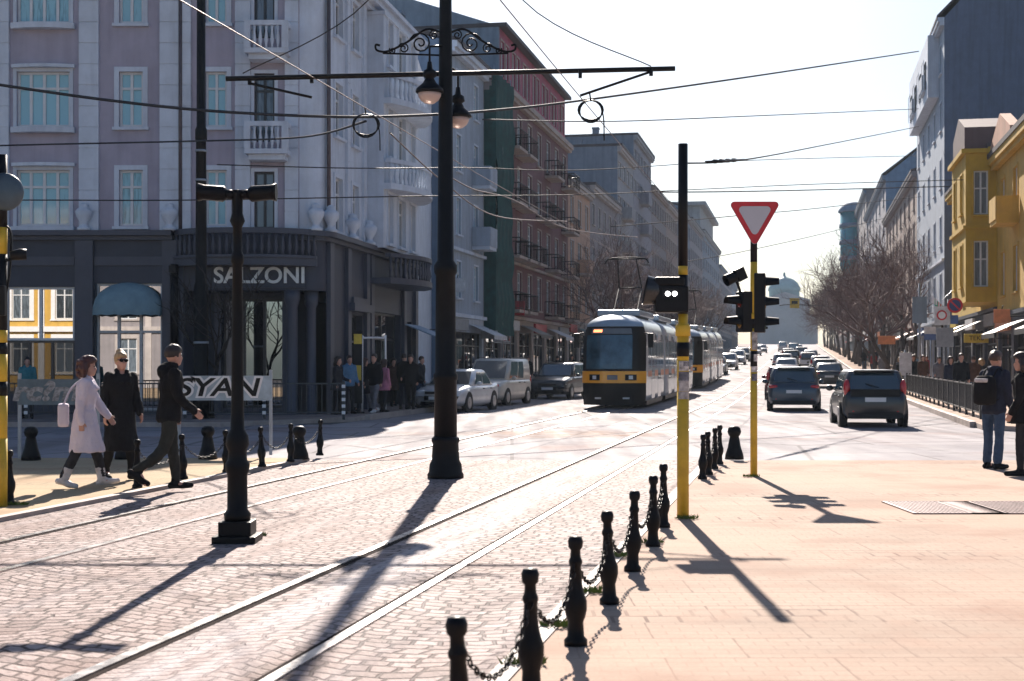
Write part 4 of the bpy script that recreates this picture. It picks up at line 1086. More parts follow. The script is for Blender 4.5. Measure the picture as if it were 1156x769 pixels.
SIGNS = [mat('sign_' + n, c, .5, 0, .25, 4) for n, c in (('red', (.45, .05, .06)), ('white', (.55, .56, .58)), ('blue', (.06, .12, .3)), ('teal', (.06, .22, .22)), ('orange', (.6, .22, .1)), ('dark', (.03, .03, .035)), ('yellow', (.55, .4, .04)), ('grey', (.25, .27, .3)))]
sg = lambda *ix: [None if i is None else SIGNS[i] for i in ix]
yy = lambda x, t: -t / (UX - UY * (x - CX) / F) if t < 0 else t / (UY * (x - CX) / F - UX)   # depth where pixel column x meets the street line t
def sY(Y, t): return (Y + t * UX) / UY                         # arc length along the street at depth Y
sL = lambda px, t=TL: sY(yy(px, t), t)

sA = sY(54.5, TL)
s1, s2, s3, s4, s5, s6 = sL(546), sL(567), sL(603), sL(641), sL(666), sL(697)
house('narrow light blue house with a blue party wall behind the tall column', -1, sL(507), s1, 16.6, LBLUE, PALE, 2, 4, 4.0, (.9, 1.7), 12, 'gable', ROOFT, [(2, 1, 1.6), (1, 1, 1.6)], True, party=PBLUE, shopm=sg(7, 1), pane=GLASST, rh=1.5)
# netted building: a plain house wrapped in scaffold and green net
nb_, Ln, Hn, gn, fn = house('house wrapped in dark green scaffold netting between the blue and the maroon houses', -1, s1 + .1, s2 - .1, 16.2, GREY2, GREY2, 2, 3, 3.8, (1.1, 1.6), 12, 'flat', chim=0, shopm=sg(5,))
GNET = mat('green_net', (.012, .07, .066), .85, 0, .4, 2.5, .4, 6, streak=.4)
q = MB(); nx, nz = 14, 22
vs = [(Ln * i / nx, -.62 + .09 * sin(i * 2.1 + j * .4) + .06 * sin(j * 1.7), 3.0 + (Hn - 2.6) * j / nz) for j in range(nz + 1) for i in range(nx + 1)]
q.add(vs, [(j * (nx + 1) + i, j * (nx + 1) + i + 1, (j + 1) * (nx + 1) + i + 1, (j + 1) * (nx + 1) + i) for j in range(nz) for i in range(nx)], 0, True)
vs = [(-.02, -.62 + .62 * i / 4, 3.0 + (Hn - 2.6) * j / nz) for j in range(nz + 1) for i in range(5)]
q.add(vs, [(j * 5 + i, j * 5 + i + 1, (j + 1) * 5 + i + 1, (j + 1) * 5 + i) for j in range(nz) for i in range(4)], 0, True)
q.build('scaffold_net', GNET, nb_)
q = MB()
for x in (.1, Ln / 2, Ln - .1): q.tube([(x, -.5, 0), (x, -.5, Hn + .8)], .03, 6)
for z in (2.7, 5, 7.3, 9.6, 11.9, 14.2): q.tube([(0, -.47, z), (Ln, -.47, z)], .03, 6); q.b(0, Ln, -.45, -.25, z - .1, z - .05)
q.build('scaffold', GALV, nb_)
rt, L_, H_, g_, f_ = house('maroon house with a pink mansard storey and iron balconies', -1, s2, s4, 16.8, MAROON, BEIGE, 7, 4, 4.2, (1.25, 2.0), 14, 'mansard', PINK, [(f_, c_, 2.4) for f_ in range(4) for c_ in (0, 1, 4, 6)] + [(1, 2, 2.2), (2, 3, 2.2)], False, rh=3.2, party=PBLUE, shopm=sg(1, 5, 0, 1, 7), chim=2)
gbl = MB(); gbl.add([(-.02, .2, 9), (-.02, 14, 9), (-.02, 14, 23.4), (-.02, 8, 22.6), (-.02, .2, 19.9), (.3, .2, 19.9), (.3, 8, 22.6), (.3, 14, 23.4), (.3, 14, 9), (.3, .2, 9)], [(0, 1, 2, 3, 4), (5, 6, 7, 8, 9), (4, 3, 6, 5), (3, 2, 7, 6), (0, 4, 5, 9)])
gbl.build('gable_wall', wm('gable_blue', (.21, .27, .34)), rt)
house('beige house with warm orange upper bay just right of the maroon house', -1, s4 + .1, s5, 14.6, WARM, CREAM, 3, 3, 4.2, (1.3, 1.8), 12, 'gable', ROOFT, [(1, 1, 2.2)], True, shopm=sg(0, 3, 1))
house('narrow grey-brown house hidden behind the bare street trees', -1, s5 + .1, s6 - .1, 15.4, GREY2, CREAM, 5, 3, 4, (1.2, 1.6), 12, 'flat', None, [(1, 1, 2), (0, 3, 2)], False, shopm=sg(7, 1, 6))
house('grey apartment house with a bare blue-grey party wall rising over its neighbours', -1, s6, sL(715), 20.9, CONC, CREAM, 4, 5, 4, (1.9, 1.4), 14, 'flat', None, [(k_, 1, 3) for k_ in range(4)], True, party=GBLUE, shopm=sg(1, 2, 7), wcols=3)
house('tall concrete apartment house with a dark flat roof beyond the grey one', -1, sL(715) + .1, sL(735), 23.8, GREY1, CONC, 6, 6, 4, (1.7, 1.4), 14, 'flat', None, [(k_, 2, 3) for k_ in range(5)], True, party=GBLUE, shopm=sg(5, 1, 0))
house('brown-grey house with plain windows behind the black signal pole', -1, sL(735) + .1, sL(752), 20.8, GREY2, TAN, 6, 5, 4, (1.5, 1.6), 14, 'gable', ROOFT, [], party=TAN, shopm=sg(7, 1), rh=2)
house('pinkish grey house just right of the black signal pole', -1, sL(752) + .1, sL(765), 21.0, TAN, CREAM, 6, 5, 4, (1.5, 1.6), 14, 'flat', None, [], shopm=sg(1, 7))
house('blue-grey house with a sloping roof in the far left row', -1, sL(765) + .1, sL(779), 22.4, BLUEG, CONC, 7, 5, 4, (1.6, 1.7), 14, 'gable', ROOFT, [], rh=2, shopm=sg(7, 1))
house('far grey house below the roof pavilion in the left row', -1, sL(779) + .1, sL(793), 22.8, GREY1, CONC, 7, 5, 4, (1.8, 1.8), 14, 'flat', None, [], shopm=sg(7, 1))
rt, L_, H_, g_, f_ = house('far pale house with a square pavilion on its flat roof in the left row', -1, sL(793) + .1, sL(812), 23.5, BLUEG, CONC, 8, 5, 4, (2.2, 1.8), 14, 'flat', None, [], shopm=sg(7, 1))
q = MB(); q.b(1, L_ - 12, .5, 10, H_ + .22, H_ + 4.2); q.b(0, L_ - 11, -.5, 11, H_ + 4.2, H_ + 4.8); q.build('roof_pavilion', CONC, rt)
house('farthest pale house of the left row behind the give way post', -1, sL(812) + .1, sL(826), 21, CONC, BLUEG, 9, 5, 4, (2.6, 1.8), 14, 'flat', None, [], chim=0)
house('last small house at the far left end of the street', -1, sL(826) + .1, sL(833), 22, BLUEG, CONC, 6, 4, 4, (2.6, 1.8), 14, 'gable', ROOFT, [], chim=0)

# right row
sR = lambda px, t=TR: sY(yy(px, t), t)
r1, r2_, r3, r4, r5, r6 = sR(1035), sR(1066), sR(1000), sR(978), sR(957), sR(1092)
rt, L_, H_, g_, f_ = house('ochre house with a broken pediment and shop fronts at the right picture edge', 1, sY(46, TR), sY(64.5, TR), 10.9, OCHRE, OCHRE, 5, 2, 3.9, (1.2, 1.9), 12, 'flat', None, [(1, 1, 2.0)], True, shopm=sg(4, 5, 1, 5), chim=0, gfm=SLATE2, frame=WFRAME)
pd = MB(); pd.prism([(.3, H_ - .2), (6.5, H_ - .2), (6.5, H_ + .5), (3.4, H_ + 1.5), (.3, H_ + .5)], -.35, .1); pd.build('pediment', wm('pediment_tan', (.5, .27, .18)), rt)
# yellow house with the projecting bay
ry, Ly, Hy, gy, fy = house('yellow house with a projecting two storey bay over the right pavement', 1, sY(64.6, TR), sY(84, TR), 11.5, YELB, YELB, 5, 2, 4.2, (1.1, 1.9), 12, 'gable', ROOFT, [], rh=2.2, shopm=sg(6, 5, 1, 5, 7), gfm=SLATE)
bw = MB(); X0, X1 = Ly - 6.2, Ly - .2; bo_ = 1.35
bxo = [(1.0, 2.0, gy + 1.0, gy + 2.9), (3.9, 4.9, gy + 1.0, gy + 2.9), (1.0, 2.0, gy + 4.4, gy + 6.2), (3.9, 4.9, gy + 4.4, gy + 6.2)]
BM2 = Matrix.Translation((X0, -bo_, 0)); wall_open(bw, X1 - X0, gy + .2, gy + 7.0, bxo, .2, 0, BM2)
SM2 = Matrix.Translation((X1, -bo_, 0)) @ Matrix.Rotation(pi / 2, 4, 'Z')
sxo = [(.35, .98, gy + .9, gy + 3.0), (.35, .98, gy + 4.2, gy + 6.2)]
wall_open(bw, bo_, gy + .2, gy + 7.0, sxo, .2, 0, SM2)
bw.add([(X0, -bo_, gy + .2), (X0, 0, gy + .2), (X0, 0, gy + 7), (X0, -bo_, gy + 7)], [(0, 1, 2, 3)])
bw.add([(X0, -bo_, gy + .2), (X1, -bo_, gy + .2), (X1, 0, gy + .2), (X0, 0, gy + .2)], [(0, 1, 2, 3)])
bw.b(X0 - .1, X1 + .1, -bo_ - .12, -.01, gy + 3.55, gy + 3.7); bw.b(X0 - .15, X1 + .15, -bo_ - .2, -.01, gy + 7.0, gy + 7.2)
bay_ = bw.build('bay', YELB, ry)
for o in bxo: window(bay_, (o[0] + o[1]) / 2, o[2], 1.0, o[3] - o[2], WFRAME, YELB, GLASSN, 2, .7, .08, M=BM2)
for o in sxo: window(bay_, (o[0] + o[1]) / 2, o[2], .63, o[3] - o[2], WFRAME, YELB, GLASSN, 2, .6, .08, M=SM2, rz=pi / 2)
dmr = MB(); dmr.prism([(X0 + 1, gy + 7.2), (X1, gy + 7.2), (X1, gy + 8.2), ((X0 + X1) / 2 + .4, gy + 9.0), (X0 + 1, gy + 8.2)], -1.4, .5); dmr.build('dormer', wm('dormer_dark', (.12, .08, .08)), ry)
# tall grey house with the bare party wall
rg, Lg_, Hg, gg, fg = house('tall grey house with a huge bare slate-blue party wall on the right', 1, r2_, r1, 23.2, LBLUE, PALE, 5, 5, 4.2, (1.2, 1.8), 15, 'gable', ROOFT, [(4, 1, 2.4), (4, 3, 2.4)], True, rh=8, party=wm('party_wall_slate', (.12, .155, .23)), shopm=sg(2, 1, 5), pane=GLASST)
q = MB(); q.b(2, Lg_ - 3.5, -.7, -.01, gg + fg * 4 - .2, Hg - .31); q.build('loggia', PALE, rg)
for c in range(4): window(rg, 2 + (Lg_ - 5.5) * (c + .5) / 4, gg + fg * 4 + .6, 1.4, 1.8, DFRAME, PALE, GLASSD, 2, .7, .08, y=-.7 - .142, dep=.14, sill=False)
house('lower tan house behind bare trees beyond the tall grey one', 1, r1 + .1, r3 - .1, 16.5, TAN, GREY2, 8, 4, 4, (1.3, 1.7), 13, 'gable', ROOFT, [(k_, 2, 2.6) for k_ in range(3)], party=GREY2, shopm=sg(0, 1, 7, 4), rh=2)
house('blue gabled house with stepped chimneys in the right row', 1, r3, r4, 21.5, GREY1, BLUEG, 6, 5, 4, (1.4, 1.7), 15, 'gable', ROOFT, [(k_, 1, 3) for k_ in range(4)], party=wm('party_wall_bright_blue', (.2, .3, .42)), rh=6, shopm=sg(0, 1, 4), chim=3)
rt, L_, H_, g_, f_ = house('far house with a turquoise glass corner turret above the trees', 1, r4 + .1, r5, 25.5, GREY2, BLUEG, 8, 5, 4, (1.6, 1.8), 14, 'flat', None, [], shopm=sg(1, 0, 1))
TQ = mat('turquoise_glass', (.05, .3, .34), .12, 0, .25, .5, spec=.8)
q = MB(); q.lathe([(0, H_ - 9.5), (1.7, H_ - 9.5), (2.2, H_ - 8), (2.2, H_ + .6), (0, H_ + .6)], 16, (L_ * .55, -.4, 0)); tu = q.build('turret', TQ, rt)
for z in (H_ - 7.2, H_ - 4.6, H_ - 1.9): MB().lathe([(2.24, z), (2.34, z), (2.34, z + .7), (2.24, z + .7)], 16, (L_ * .55, -.4, 0)).build('turret_band', BLUEG, tu)
MB().lathe([(2.5, H_ + .61), (2.5, H_ + 1.0), (1.8, H_ + 2.0), (0, H_ + 2.5)], 16, (L_ * .55, -.4, 0)).build('turret_roof', BLUEG, tu)
house('farthest house on the right behind the tree row', 1, r5 + .1, sY(380, TR), 20, TAN, GREY1, 12, 4, 4, (2, 1.8), 14, 'flat', None, [], chim=0)

# the domed church closing the street
CH = mat('church_stone', (.3, .34, .38), .8, 0, .12, .3)
cpos = at(886, 392, 520); cpos.z = zt(520)
ch = thing('domed_church', 'hazy pale domed church closing the far end of the street', 'church', cpos, -.16)
q = MB(); q.b(-9, 9, 0, 16, 0, 17); q.b(-12, 12, 3, 14, 0, 12); q.b(-4, 4, -1.2, 0, 0, 14); q.build('wall', CH, ch)
q = MB(); q.prism([(-9.4, 17.001), (9.4, 17.001), (0, 20)], -.3, 16.3); q.build('pediment', CH, ch)
q = MB(); q.lathe([(5.6, 17.2), (5.6, 20.5), (6, 20.8), (5.8, 22), (4.9, 23.6), (3.4, 25), (1.2, 25.9), (.5, 26.2), (.4, 27.5), (0, 27.6)], 20, (0, 7, 0)); q.build('dome', mat('copper_dome', (.2, .38, .42), .6, 0, .15, .5), ch)
for x in (-2.2, 2.2, 0): window(ch, x, 3 if x else 9, 1.6, 4, DFRAME, CH, GLASSD, 1, 0, .3, y=-1.2)

# houses across the crossing, behind the camera: they show only as reflections in the corner shop windows
def mirrored_house(name, label, x1, L, wall, trim):
    yh = thing(name, label, 'building', (x1, -11, 0), pi)
    q = MB(); oo = []; nc = max(2, int(L / 2.9))
    for f in range(3):
        for c in range(nc): oo.append((.8 + L / nc * c, 2.0 + L / nc * c, 1.0 + 3.6 * f, 3.3 + 3.6 * f))
    wall_open(q, L, -.1, 12, oo, .2, 0); q.b(0, L, .5, 9, 0, 12, 0); q.build('wall', wall, yh)
    for z in (3.75, 7.4, 11.6): MB().b(-.1, L + .1, -.25, -.004, z, z + .35).build('string_course', trim, yh)
    for c in range(nc + 1): MB().b(max(0, L / nc * c - .2), max(0, L / nc * c - .2) + .42, -.12, -.004, 0, 11.6).build('pilaster', trim, yh)
    for o in oo: window(yh, (o[0] + o[1]) / 2, o[2], 1.2, 2.3, WFRAME, trim, GLASSN, 2, .7, .28)
mirrored_house('yellow_house', 'yellow house with white window surrounds mirrored in the left shop window of the corner building', -28.6, 8.7, OCHRE, WHITE)
mirrored_house('brown_house', 'grey-brown house mirrored in the shop window under the domed awning', -20.2, 8.3, GREY2, CREAM)
# ---------------------------------------------------------------- bare winter trees
BARK = mat('bark', (.06, .045, .042), .9, 0, .35, 6, .4, 20)
TWIG = mat('twigs', (.13, .085, .085), .9, 0, .3, 2)
def bare_tree(seed, h, twig=.009, lv=4):
    R_ = random.Random(seed); tr = MB(); cr = MB()
    def limb(p, d, ln, r, level):
        pts = [p]; q = p.copy(); dd = d.copy()
        for i in range(3):
            dd = (dd + Vector((R_.gauss(0, .16), R_.gauss(0, .16), R_.gauss(.07, .1)))).normalized(); q = q + dd * ln / 3; pts.append(q.copy())
        (tr if level == 0 else cr).tube(pts, [r, r * .85, r * .68, r * .45 if level < lv else r * .2], 8 if level == 0 else 5 if level == 1 else 3, smooth=True)
        if level >= lv: return
        for k in range([5, 5, 5, 5, 4][level]):
            f = (.45 if level else .6) + .55 * (k + 1) / 6 if level else .7 + .3 * k / 4
            f = min(f, 1.0); i = min(int(f * 3), 2); p0 = pts[i].lerp(pts[i + 1], f * 3 - i)
            a = R_.random() * 2 * pi if level else k * 2 * pi / 5 + R_.gauss(0, .3)
            side = dd.cross(Vector((cos(a), sin(a), .2))).normalized()
            nd = (dd * R_.uniform(.6, 1.0) + side * R_.uniform(.55, 1.0) + Vector((0, 0, .12))).normalized()
            limb(p0, nd, ln * R_.uniform(.52, .78) if level else h * R_.uniform(.25, .36), max(r * .48, twig), level + 1)
    limb(Vector((0, 0, 0)), Vector((0, 0, 1)), h * .34, h * .016, 0)
    return tr.mesh('trunk', BARK), cr.mesh('crown', TWIG)
TREES = [bare_tree(5 + i, 10.0) for i in range(3)]
def tree(loc, label, sc, k, group='bare street trees'):
    o = thing('bare_tree', label, 'tree', loc, random.random() * 6.28, group); o.scale = (sc, sc, sc * random.uniform(.95, 1.1))
    link('trunk', TREES[k % 3][0], o); link('crown', TREES[k % 3][1], o)
    return o
RT = 'bare twiggy street tree in the long row along the right pavement'
for i in range(24):
    Y = 88 + i * 9.0 + (i * i) * .12
    p = st(sY(Y, 5.6), 5.6 + random.uniform(-.3, .3)); p.z += .13
    tree(p, 'nearest bare street tree of the right row, before the tall grey house' if i == 0 else RT, random.uniform(.92, 1.2) + (.25 if i > 5 else 0), i, 'bare trees of the right row')
for i in range(9):
    Y = 100 + i * 8; p = st(sY(Y, 7.6), 7.4); p.z += .13; tree(p, RT, random.uniform(1.0, 1.35), i + 1, 'bare trees of the right row')
for i in range(15):
    Y = 88 + i * 9.5; p = st(sY(Y, -13.3), -13.3); p.z += .13
    tree(p, 'bare street tree behind the first tram, nearest of the left row' if i == 0 else 'bare street tree in the row along the left pavement behind the trams', random.uniform(.95, 1.2), i, 'bare trees of the left row')
yt = bare_tree(41, 5.2, .014, 3)
p = Vector((AX(262), 39.2, .13)); o = thing('young_tree', 'young bare tree with dark forked branches in front of the corner shop sign', 'tree', p, .6)
YB = mat('dark_bark', (.025, .022, .022), .9, 0, .3, 6)
for me, n in zip(yt, ('trunk', 'crown')): me.materials[0] = YB; link(n, me, o)

# ---------------------------------------------------------------- vehicles
PAINTS = {}
def paint(n, c, metal=.3, rough=.3):
    if n not in PAINTS:
        PAINTS[n] = mat('paint_' + n, c, rough + .12, metal, .12, 2, coat=.8); PAINTS[n].node_tree.nodes['Principled BSDF'].inputs['Coat Roughness'].default_value = .2
    return PAINTS[n]
UNDER = mat('underbody', (.01, .01, .011), .8, 0, .2, 5)
CARK = {  # length, width, height, belt, hood z, windscreen base x, roof front x, roof rear x, rear glass base x, boot z, top inset
    'hatch': (3.95, 1.70, 1.48, .92, .88, .95, .25, -1.55, -1.86, .96, .17), 'wagon': (4.55, 1.80, 1.52, .94, .92, 1.05, .3, -1.75, -2.12, .98, .17),
    'sedan': (4.5, 1.76, 1.44, .9, .88, 1.0, .25, -.95, -1.6, 1.0, .19), 'van': (4.3, 1.78, 1.82, 1.0, 1.0, 1.25, .62, -1.95, -2.08, 1.05, .14), 'suv': (4.45, 1.84, 1.62, 1.02, 1.0, 1.0, .35, -1.75, -2.1, 1.05, .16)}
def make_car(kind, pn, label, loc, rz, group=None, detail=True, slope=0.0, name='car', cat='car'):
    Lc, W, Hc, belt, hood, xw, xrf, xrr, xrb, boot, ins = CARK[kind]
    pm_ = PAINTS[pn]; root = thing(name, label, cat, loc, rz, group); root.rotation_euler = (0, -slope, rz)
    hl = Lc / 2; w = W / 2; b_ = MB()
    xs_ = [hl, hl - .06, hl - .22, hl - .6, xw + .05, xw - .35, 0, xrr + .3, xrb + .1, -hl + .25, -hl + .06, -hl]
    rings = []
    for x in xs_:
        e = max(0, (abs(x) - (hl - .65)) / .65)                        # narrowing towards the ends
        ww = w * (1 - .16 * e ** 2.2); tz = hood - .2 * max(0, (x - xw) / (hl - xw)) ** 1.7 if x > xw else (belt if x > xrb else boot - .04 * ((xrb - x) / (hl + xrb + .01)))
        zb = .2 + .1 * e; zt_ = tz if abs(x) < hl - .01 else tz - .2
        if abs(x) > hl - .01: zb = .36; ww *= .95
        r = [(x, 0, zb), (x, ww * .9, zb), (x, ww * .985, zb + .1), (x, ww, .55), (x, ww * .99, zt_ - .14), (x, ww * .95, zt_ - .04), (x, ww * .84, zt_), (x, 0, zt_ + .025)]
        r += [(x, -y, z) for x, y, z in reversed(r[1:-1])]
        rings.append(r)
    b_.loft(rings, 0, True)
    # cabin: body-coloured shell with glass set on it
    tw = w - ins; bw_ = w * .93
    base = [(xw, bw_ * .93), (xw - .25, bw_), (xrb + .25, bw_), (xrb, bw_ * .93)]
    top = [(xrf, tw * .9), (xrf - .15, tw), (xrr + .15, tw), (xrr, tw * .9)]
    zb, ztp = belt - .03, Hc - .06
    def ringat(f, z, grow=0): return [(bx + (tx - bx) * f, (by + (ty - by) * f) + grow, z) for (bx, by), (tx, ty) in zip(base, top)]
    def full(r): return r + [(x, -y, z) for x, y, z in reversed(r)]
    lv = [(0, zb), (.5, (zb + ztp) / 2), (1, ztp)]
    rr_ = [full([(x, y + .02 * sin(f * pi), z) for x, y, z in ringat(f, z)]) for f, z in lv]
    rr_.append(full([(x * 1.0 + (-.08 if x > -.5 else .08), y * .9, Hc - .015) for x, y, z in ringat(1, ztp)])); rr_.append(full([(x + (-.35 if x > -.5 else .3), y * .6, Hc) for x, y, z in ringat(1, ztp)]))
    b_.loft(rr_, 0, True)
    ar = MB()
    ax = hl * .62; wr = .315
    for sx in (ax, -ax * 1.0):
        for sy in (1, -1):
            M = Matrix.Translation((sx, sy * (w - .1), wr)) @ Matrix.Rotation(-sy * pi / 2, 4, 'X')
            b_.lathe([(0, 0), (.375, 0), (.375, .106), (.345, .11), (0, .106)], 18, (0, 0, 0), 1, False, M)
    bo = b_.build('body', [pm_, UNDER], root)
    if kind in ('van', 'suv', 'wagon'):
        rl = MB()
        for sy in (1, -1): rl.tube([(xrf - .3, sy * tw * .88, Hc - .02), (xrf - .4, sy * tw * .88, Hc + .03), (xrr + .5, sy * tw * .88, Hc + .03), (xrr + .4, sy * tw * .88, Hc - .02)], .018, 6)
        rl.build('roof_rail', BLACKP, root)
    def quad(f0, f1, ia, ib, ma, mb_, nm, off=.008):
        def P_(f, i, m):
            z = zb + (ztp - zb) * f; rA = full([(x, y + .02 * sin(f * pi), z) for x, y, z in ringat(f, z)]); a = Vector(rA[i % 8]); c = Vector(rA[(i + 1) % 8]); return a.lerp(c, m)
        g = [P_(f0, ia, ma), P_(f0, ib, mb_), P_((f0 + f1) / 2, ib, mb_), P_(f1, ib, mb_), P_(f1, ia, ma), P_((f0 + f1) / 2, ia, ma)]
        n_ = (g[1] - g[0]).cross(g[4] - g[0]).normalized(); c = sum(g, Vector()) / 6
        if n_.dot(c - Vector((-.3, 0, 1.1))) < 0: n_ = -n_
        g = [p + n_ * off for p in g]
        MB().add(g, [(0, 1, 2, 5), (5, 2, 3, 4)], 0, True).build(nm, CARGLASS, root)
    quad(.1, .95, 7, 7, .04, .96, 'windscreen'); quad(.16 if kind != 'van' else .1, .93, 3, 3, .06, .94, 'rear_window')
    for i in (1, 5):
        for a_, c_ in (((.02, .46), (.5, .96)) if kind != 'van' else ((.0, .36), (.4, .66))): quad(.1, .92, i, i, a_ if i == 1 else 1 - c_, c_ if i == 1 else 1 - a_, 'side_window')
    # wheels
    for sx in (ax, -ax):
        for sy in (1, -1):
            M = Matrix.Translation((sx, sy * (w - .2), wr)) @ Matrix.Rotation(-sy * pi / 2, 4, 'X')
            wh = MB().lathe([(0, 0), (.29, 0), (.315, .03), (.315, .18), (.29, .208), (.21, .212), (.2, .2), (0, .2)], 20, (0, 0, 0), 0, True, M).build('wheel', TYRE, root)
            if detail:
                rm = MB().lathe([(0, .2), (.2, .2), (.2, .214), (.17, .218), (.06, .21), (.04, .222), (0, .222)], 18, (0, 0, 0), 0, True, M)
                rm.build('rim', RIM, wh)
    for sy in (1, -1):
        c = Vector((xw - .42, sy * (w + .09), belt + .05)); m_ = MB(); m_.ball(c, (.07, .11, .08), 10); m_.tube([c, (xw - .35, sy * (w - .08), belt)], .02, 5)
        m_.build('wing_mirror', pm_ if detail else BLACKP, root)
        h_ = MB(); h_.ball((hl - .2, sy * (w - .27), .68 if kind != 'van' else .76), (.17, .2, .085), 12); h_.build('headlight', LAMPW, root)
        t_ = MB()
        if kind in ('hatch', 'van'): t_.ball((-hl + .17, sy * (w - .15), 1.0 if kind == 'hatch' else .95), (.13, .09, .24), 12)
        else: t_.ball((-hl + .13, sy * (w - .24), .84), (.13, .2, .085), 12)
        t_.build('tail_light', LAMPR, root)
        MB().ball((-hl + .05, sy * (w - .3), .42), (.06, .09, .04), 8).build('reflector', LAMPR, root)
    q = MB(); q.b(hl - .06, hl + .012, -.42, .42, .4, .56); q.b(hl - .06, hl + .01, -.55, .55, .26, .37); q.b(hl - .12, hl + .008, -.4, .4, .62, .7); q.build('grille', BLACKP, root)
    q = MB(); q.b(hl, hl + .02, -.26, .26, .43, .54); q.build('number_plate', PLATE, root)
    q = MB(); q.b(-hl - .012, -hl + .1, -.26, .26, .62, .73) if kind not in ('hatch',) else q.b(-hl - .012, -hl + .1, -.26, .26, .66, .77); q.build('number_plate', PLATE, root)
    q = MB(); q.b(-hl - .006, -hl + .2, -w * .8, w * .8, .24, .37); q.build('rear_bumper', UNDER, root)
    q = MB(); q.box((xrr - .02, 0, Hc - .03), (.22, tw * 1.5, .035)); q.build('roof_spoiler', pm_, root, bevel=.01) if kind in ('hatch', 'wagon', 'suv') else None
    if detail:
        q = MB(); q.tube([(-hl - .002 + (xrb + hl) * .9, -.1, boot + .06), (xrb + .12, .22, boot + .16)], .012, 4); q.build('rear_wiper', BLACKP, root) if kind in ('hatch', 'wagon', 'suv') else None
        for sy in (1, -1):
            for xh in (-.2, -1.05 if kind != 'van' else -.9): q = MB(); q.box((xh, sy * (w * .995), belt - .13), (.18, .03, .03)); q.build('door_handle', BLACKP, root)
    if kind == 'hatch':
        q = MB(); q.b(-hl - .004, -hl + .2, -w * .72, w * .72, .8, .98); q.build('tailgate_band', BLACKP, root)
    return root
for n, c, m_, r in (('black', (.012, .012, .014), .2, .25), ('slate_blue', (.035, .06, .09), .5, .3), ('silver', (.6, .61, .63), .3, .32), ('beige', (.6, .55, .48), .1, .35), ('white', (.7, .7, .7), 0, .3), ('maroon', (.11, .015, .02), .3, .3), ('grey', (.13, .135, .145), .5, .3), ('navy', (.02, .03, .06), .4, .28), ('anthracite', (.03, .032, .035), .4, .25)): paint(n, c, m_, r)
UR = UANG
def road(px, py, Y=None, t=None):
    if t is None: p = gp(px, py); Y = p.y if Y is None else Y; p = at(px, HY, Y)
    else: p = Vector((xs(t, Y), Y, 0))
    p.z = zt(p.y) + .006
    return p
def slope_at(Y): return math.atan((zt(Y + 2) - zt(Y - 2)) / 4)
def car(kind, pn, label, px, py, Y, rz, **kw):
    p = road(px, py, Y); return make_car(kind, pn, label, p, rz, slope=slope_at(p.y) * (1 if abs(rz - UR) < 1 else -1), **kw)
car('hatch', 'black', 'black hatchback with tall red tail lights driving away, nearest car on the right', 979, 483, 38.0, UR + radians(3.5))
car('wagon', 'slate_blue', 'slate blue estate car with red tail lights driving away in the middle of the street', 895.5, 465, 50.5, UR + radians(1))
car('sedan', 'silver', 'silver sedan facing the camera at the left kerb next to the tall column', 517, 466, 49.2, UR + pi + radians(-5))
car('van', 'beige', 'beige van-like car with sunlit roof behind the silver sedan at the left kerb', 561, 458, 56.5, UR + pi + radians(-6), name='van', cat='van')
car('suv', 'anthracite', 'dark car facing the camera alone in front of the tram on the left lane', 632, 447, 65, UR + pi + radians(-5))
car('hatch', 'maroon', 'dark red car with bright roof just ahead of the slate blue estate', 886, 440, 64, UR)
car('sedan', 'black', 'black sedan seen from behind between the blue estate and the pavement crowd', 935.5, 430, 84, UR)
car('wagon', 'grey', 'grey car close ahead of the black sedan on the right lane', 931, 424, 96, UR)
car('hatch', 'silver', 'silver car ahead of the grey one in the far right lane', 926, 415, 112, UR, detail=False)
FARC = [('sedan', 'white', 888, 104), ('wagon', 'silver', 884, 122), ('suv', 'black', 893, 140), ('hatch', 'white', 912, 135), ('sedan', 'navy', 915, 158), ('hatch', 'silver', 890, 176), ('wagon', 'white', 905, 190), ('van', 'grey', 896, 225), ('sedan', 'silver', 901, 250)]
for i, (kd, pn, px, Y) in enumerate(FARC):
    car(kd, pn, 'small distant car in the queue driving away on the right side of the street', px, 0, Y, UR, detail=False, group='distant cars driving away')
ONC = [('sedan', 'grey', 808, 112), ('hatch', 'white', 822, 128), ('wagon', 'silver', 832, 150), ('suv', 'black', 838, 168), ('sedan', 'silver', 846, 190), ('hatch', 'white', 853, 215), ('sedan', 'navy', 860, 245)]
for i, (kd, pn, px, Y) in enumerate(ONC):
    car(kd, pn, 'small distant car on the left side of the street beyond the trams', px, 0, Y, UR + pi, detail=False, group='distant oncoming cars')
vb = road(884, 0, 265); make_car('van', 'white', 'white van far down the street under the domed church', vb, UR, detail=False, name='van', cat='van')

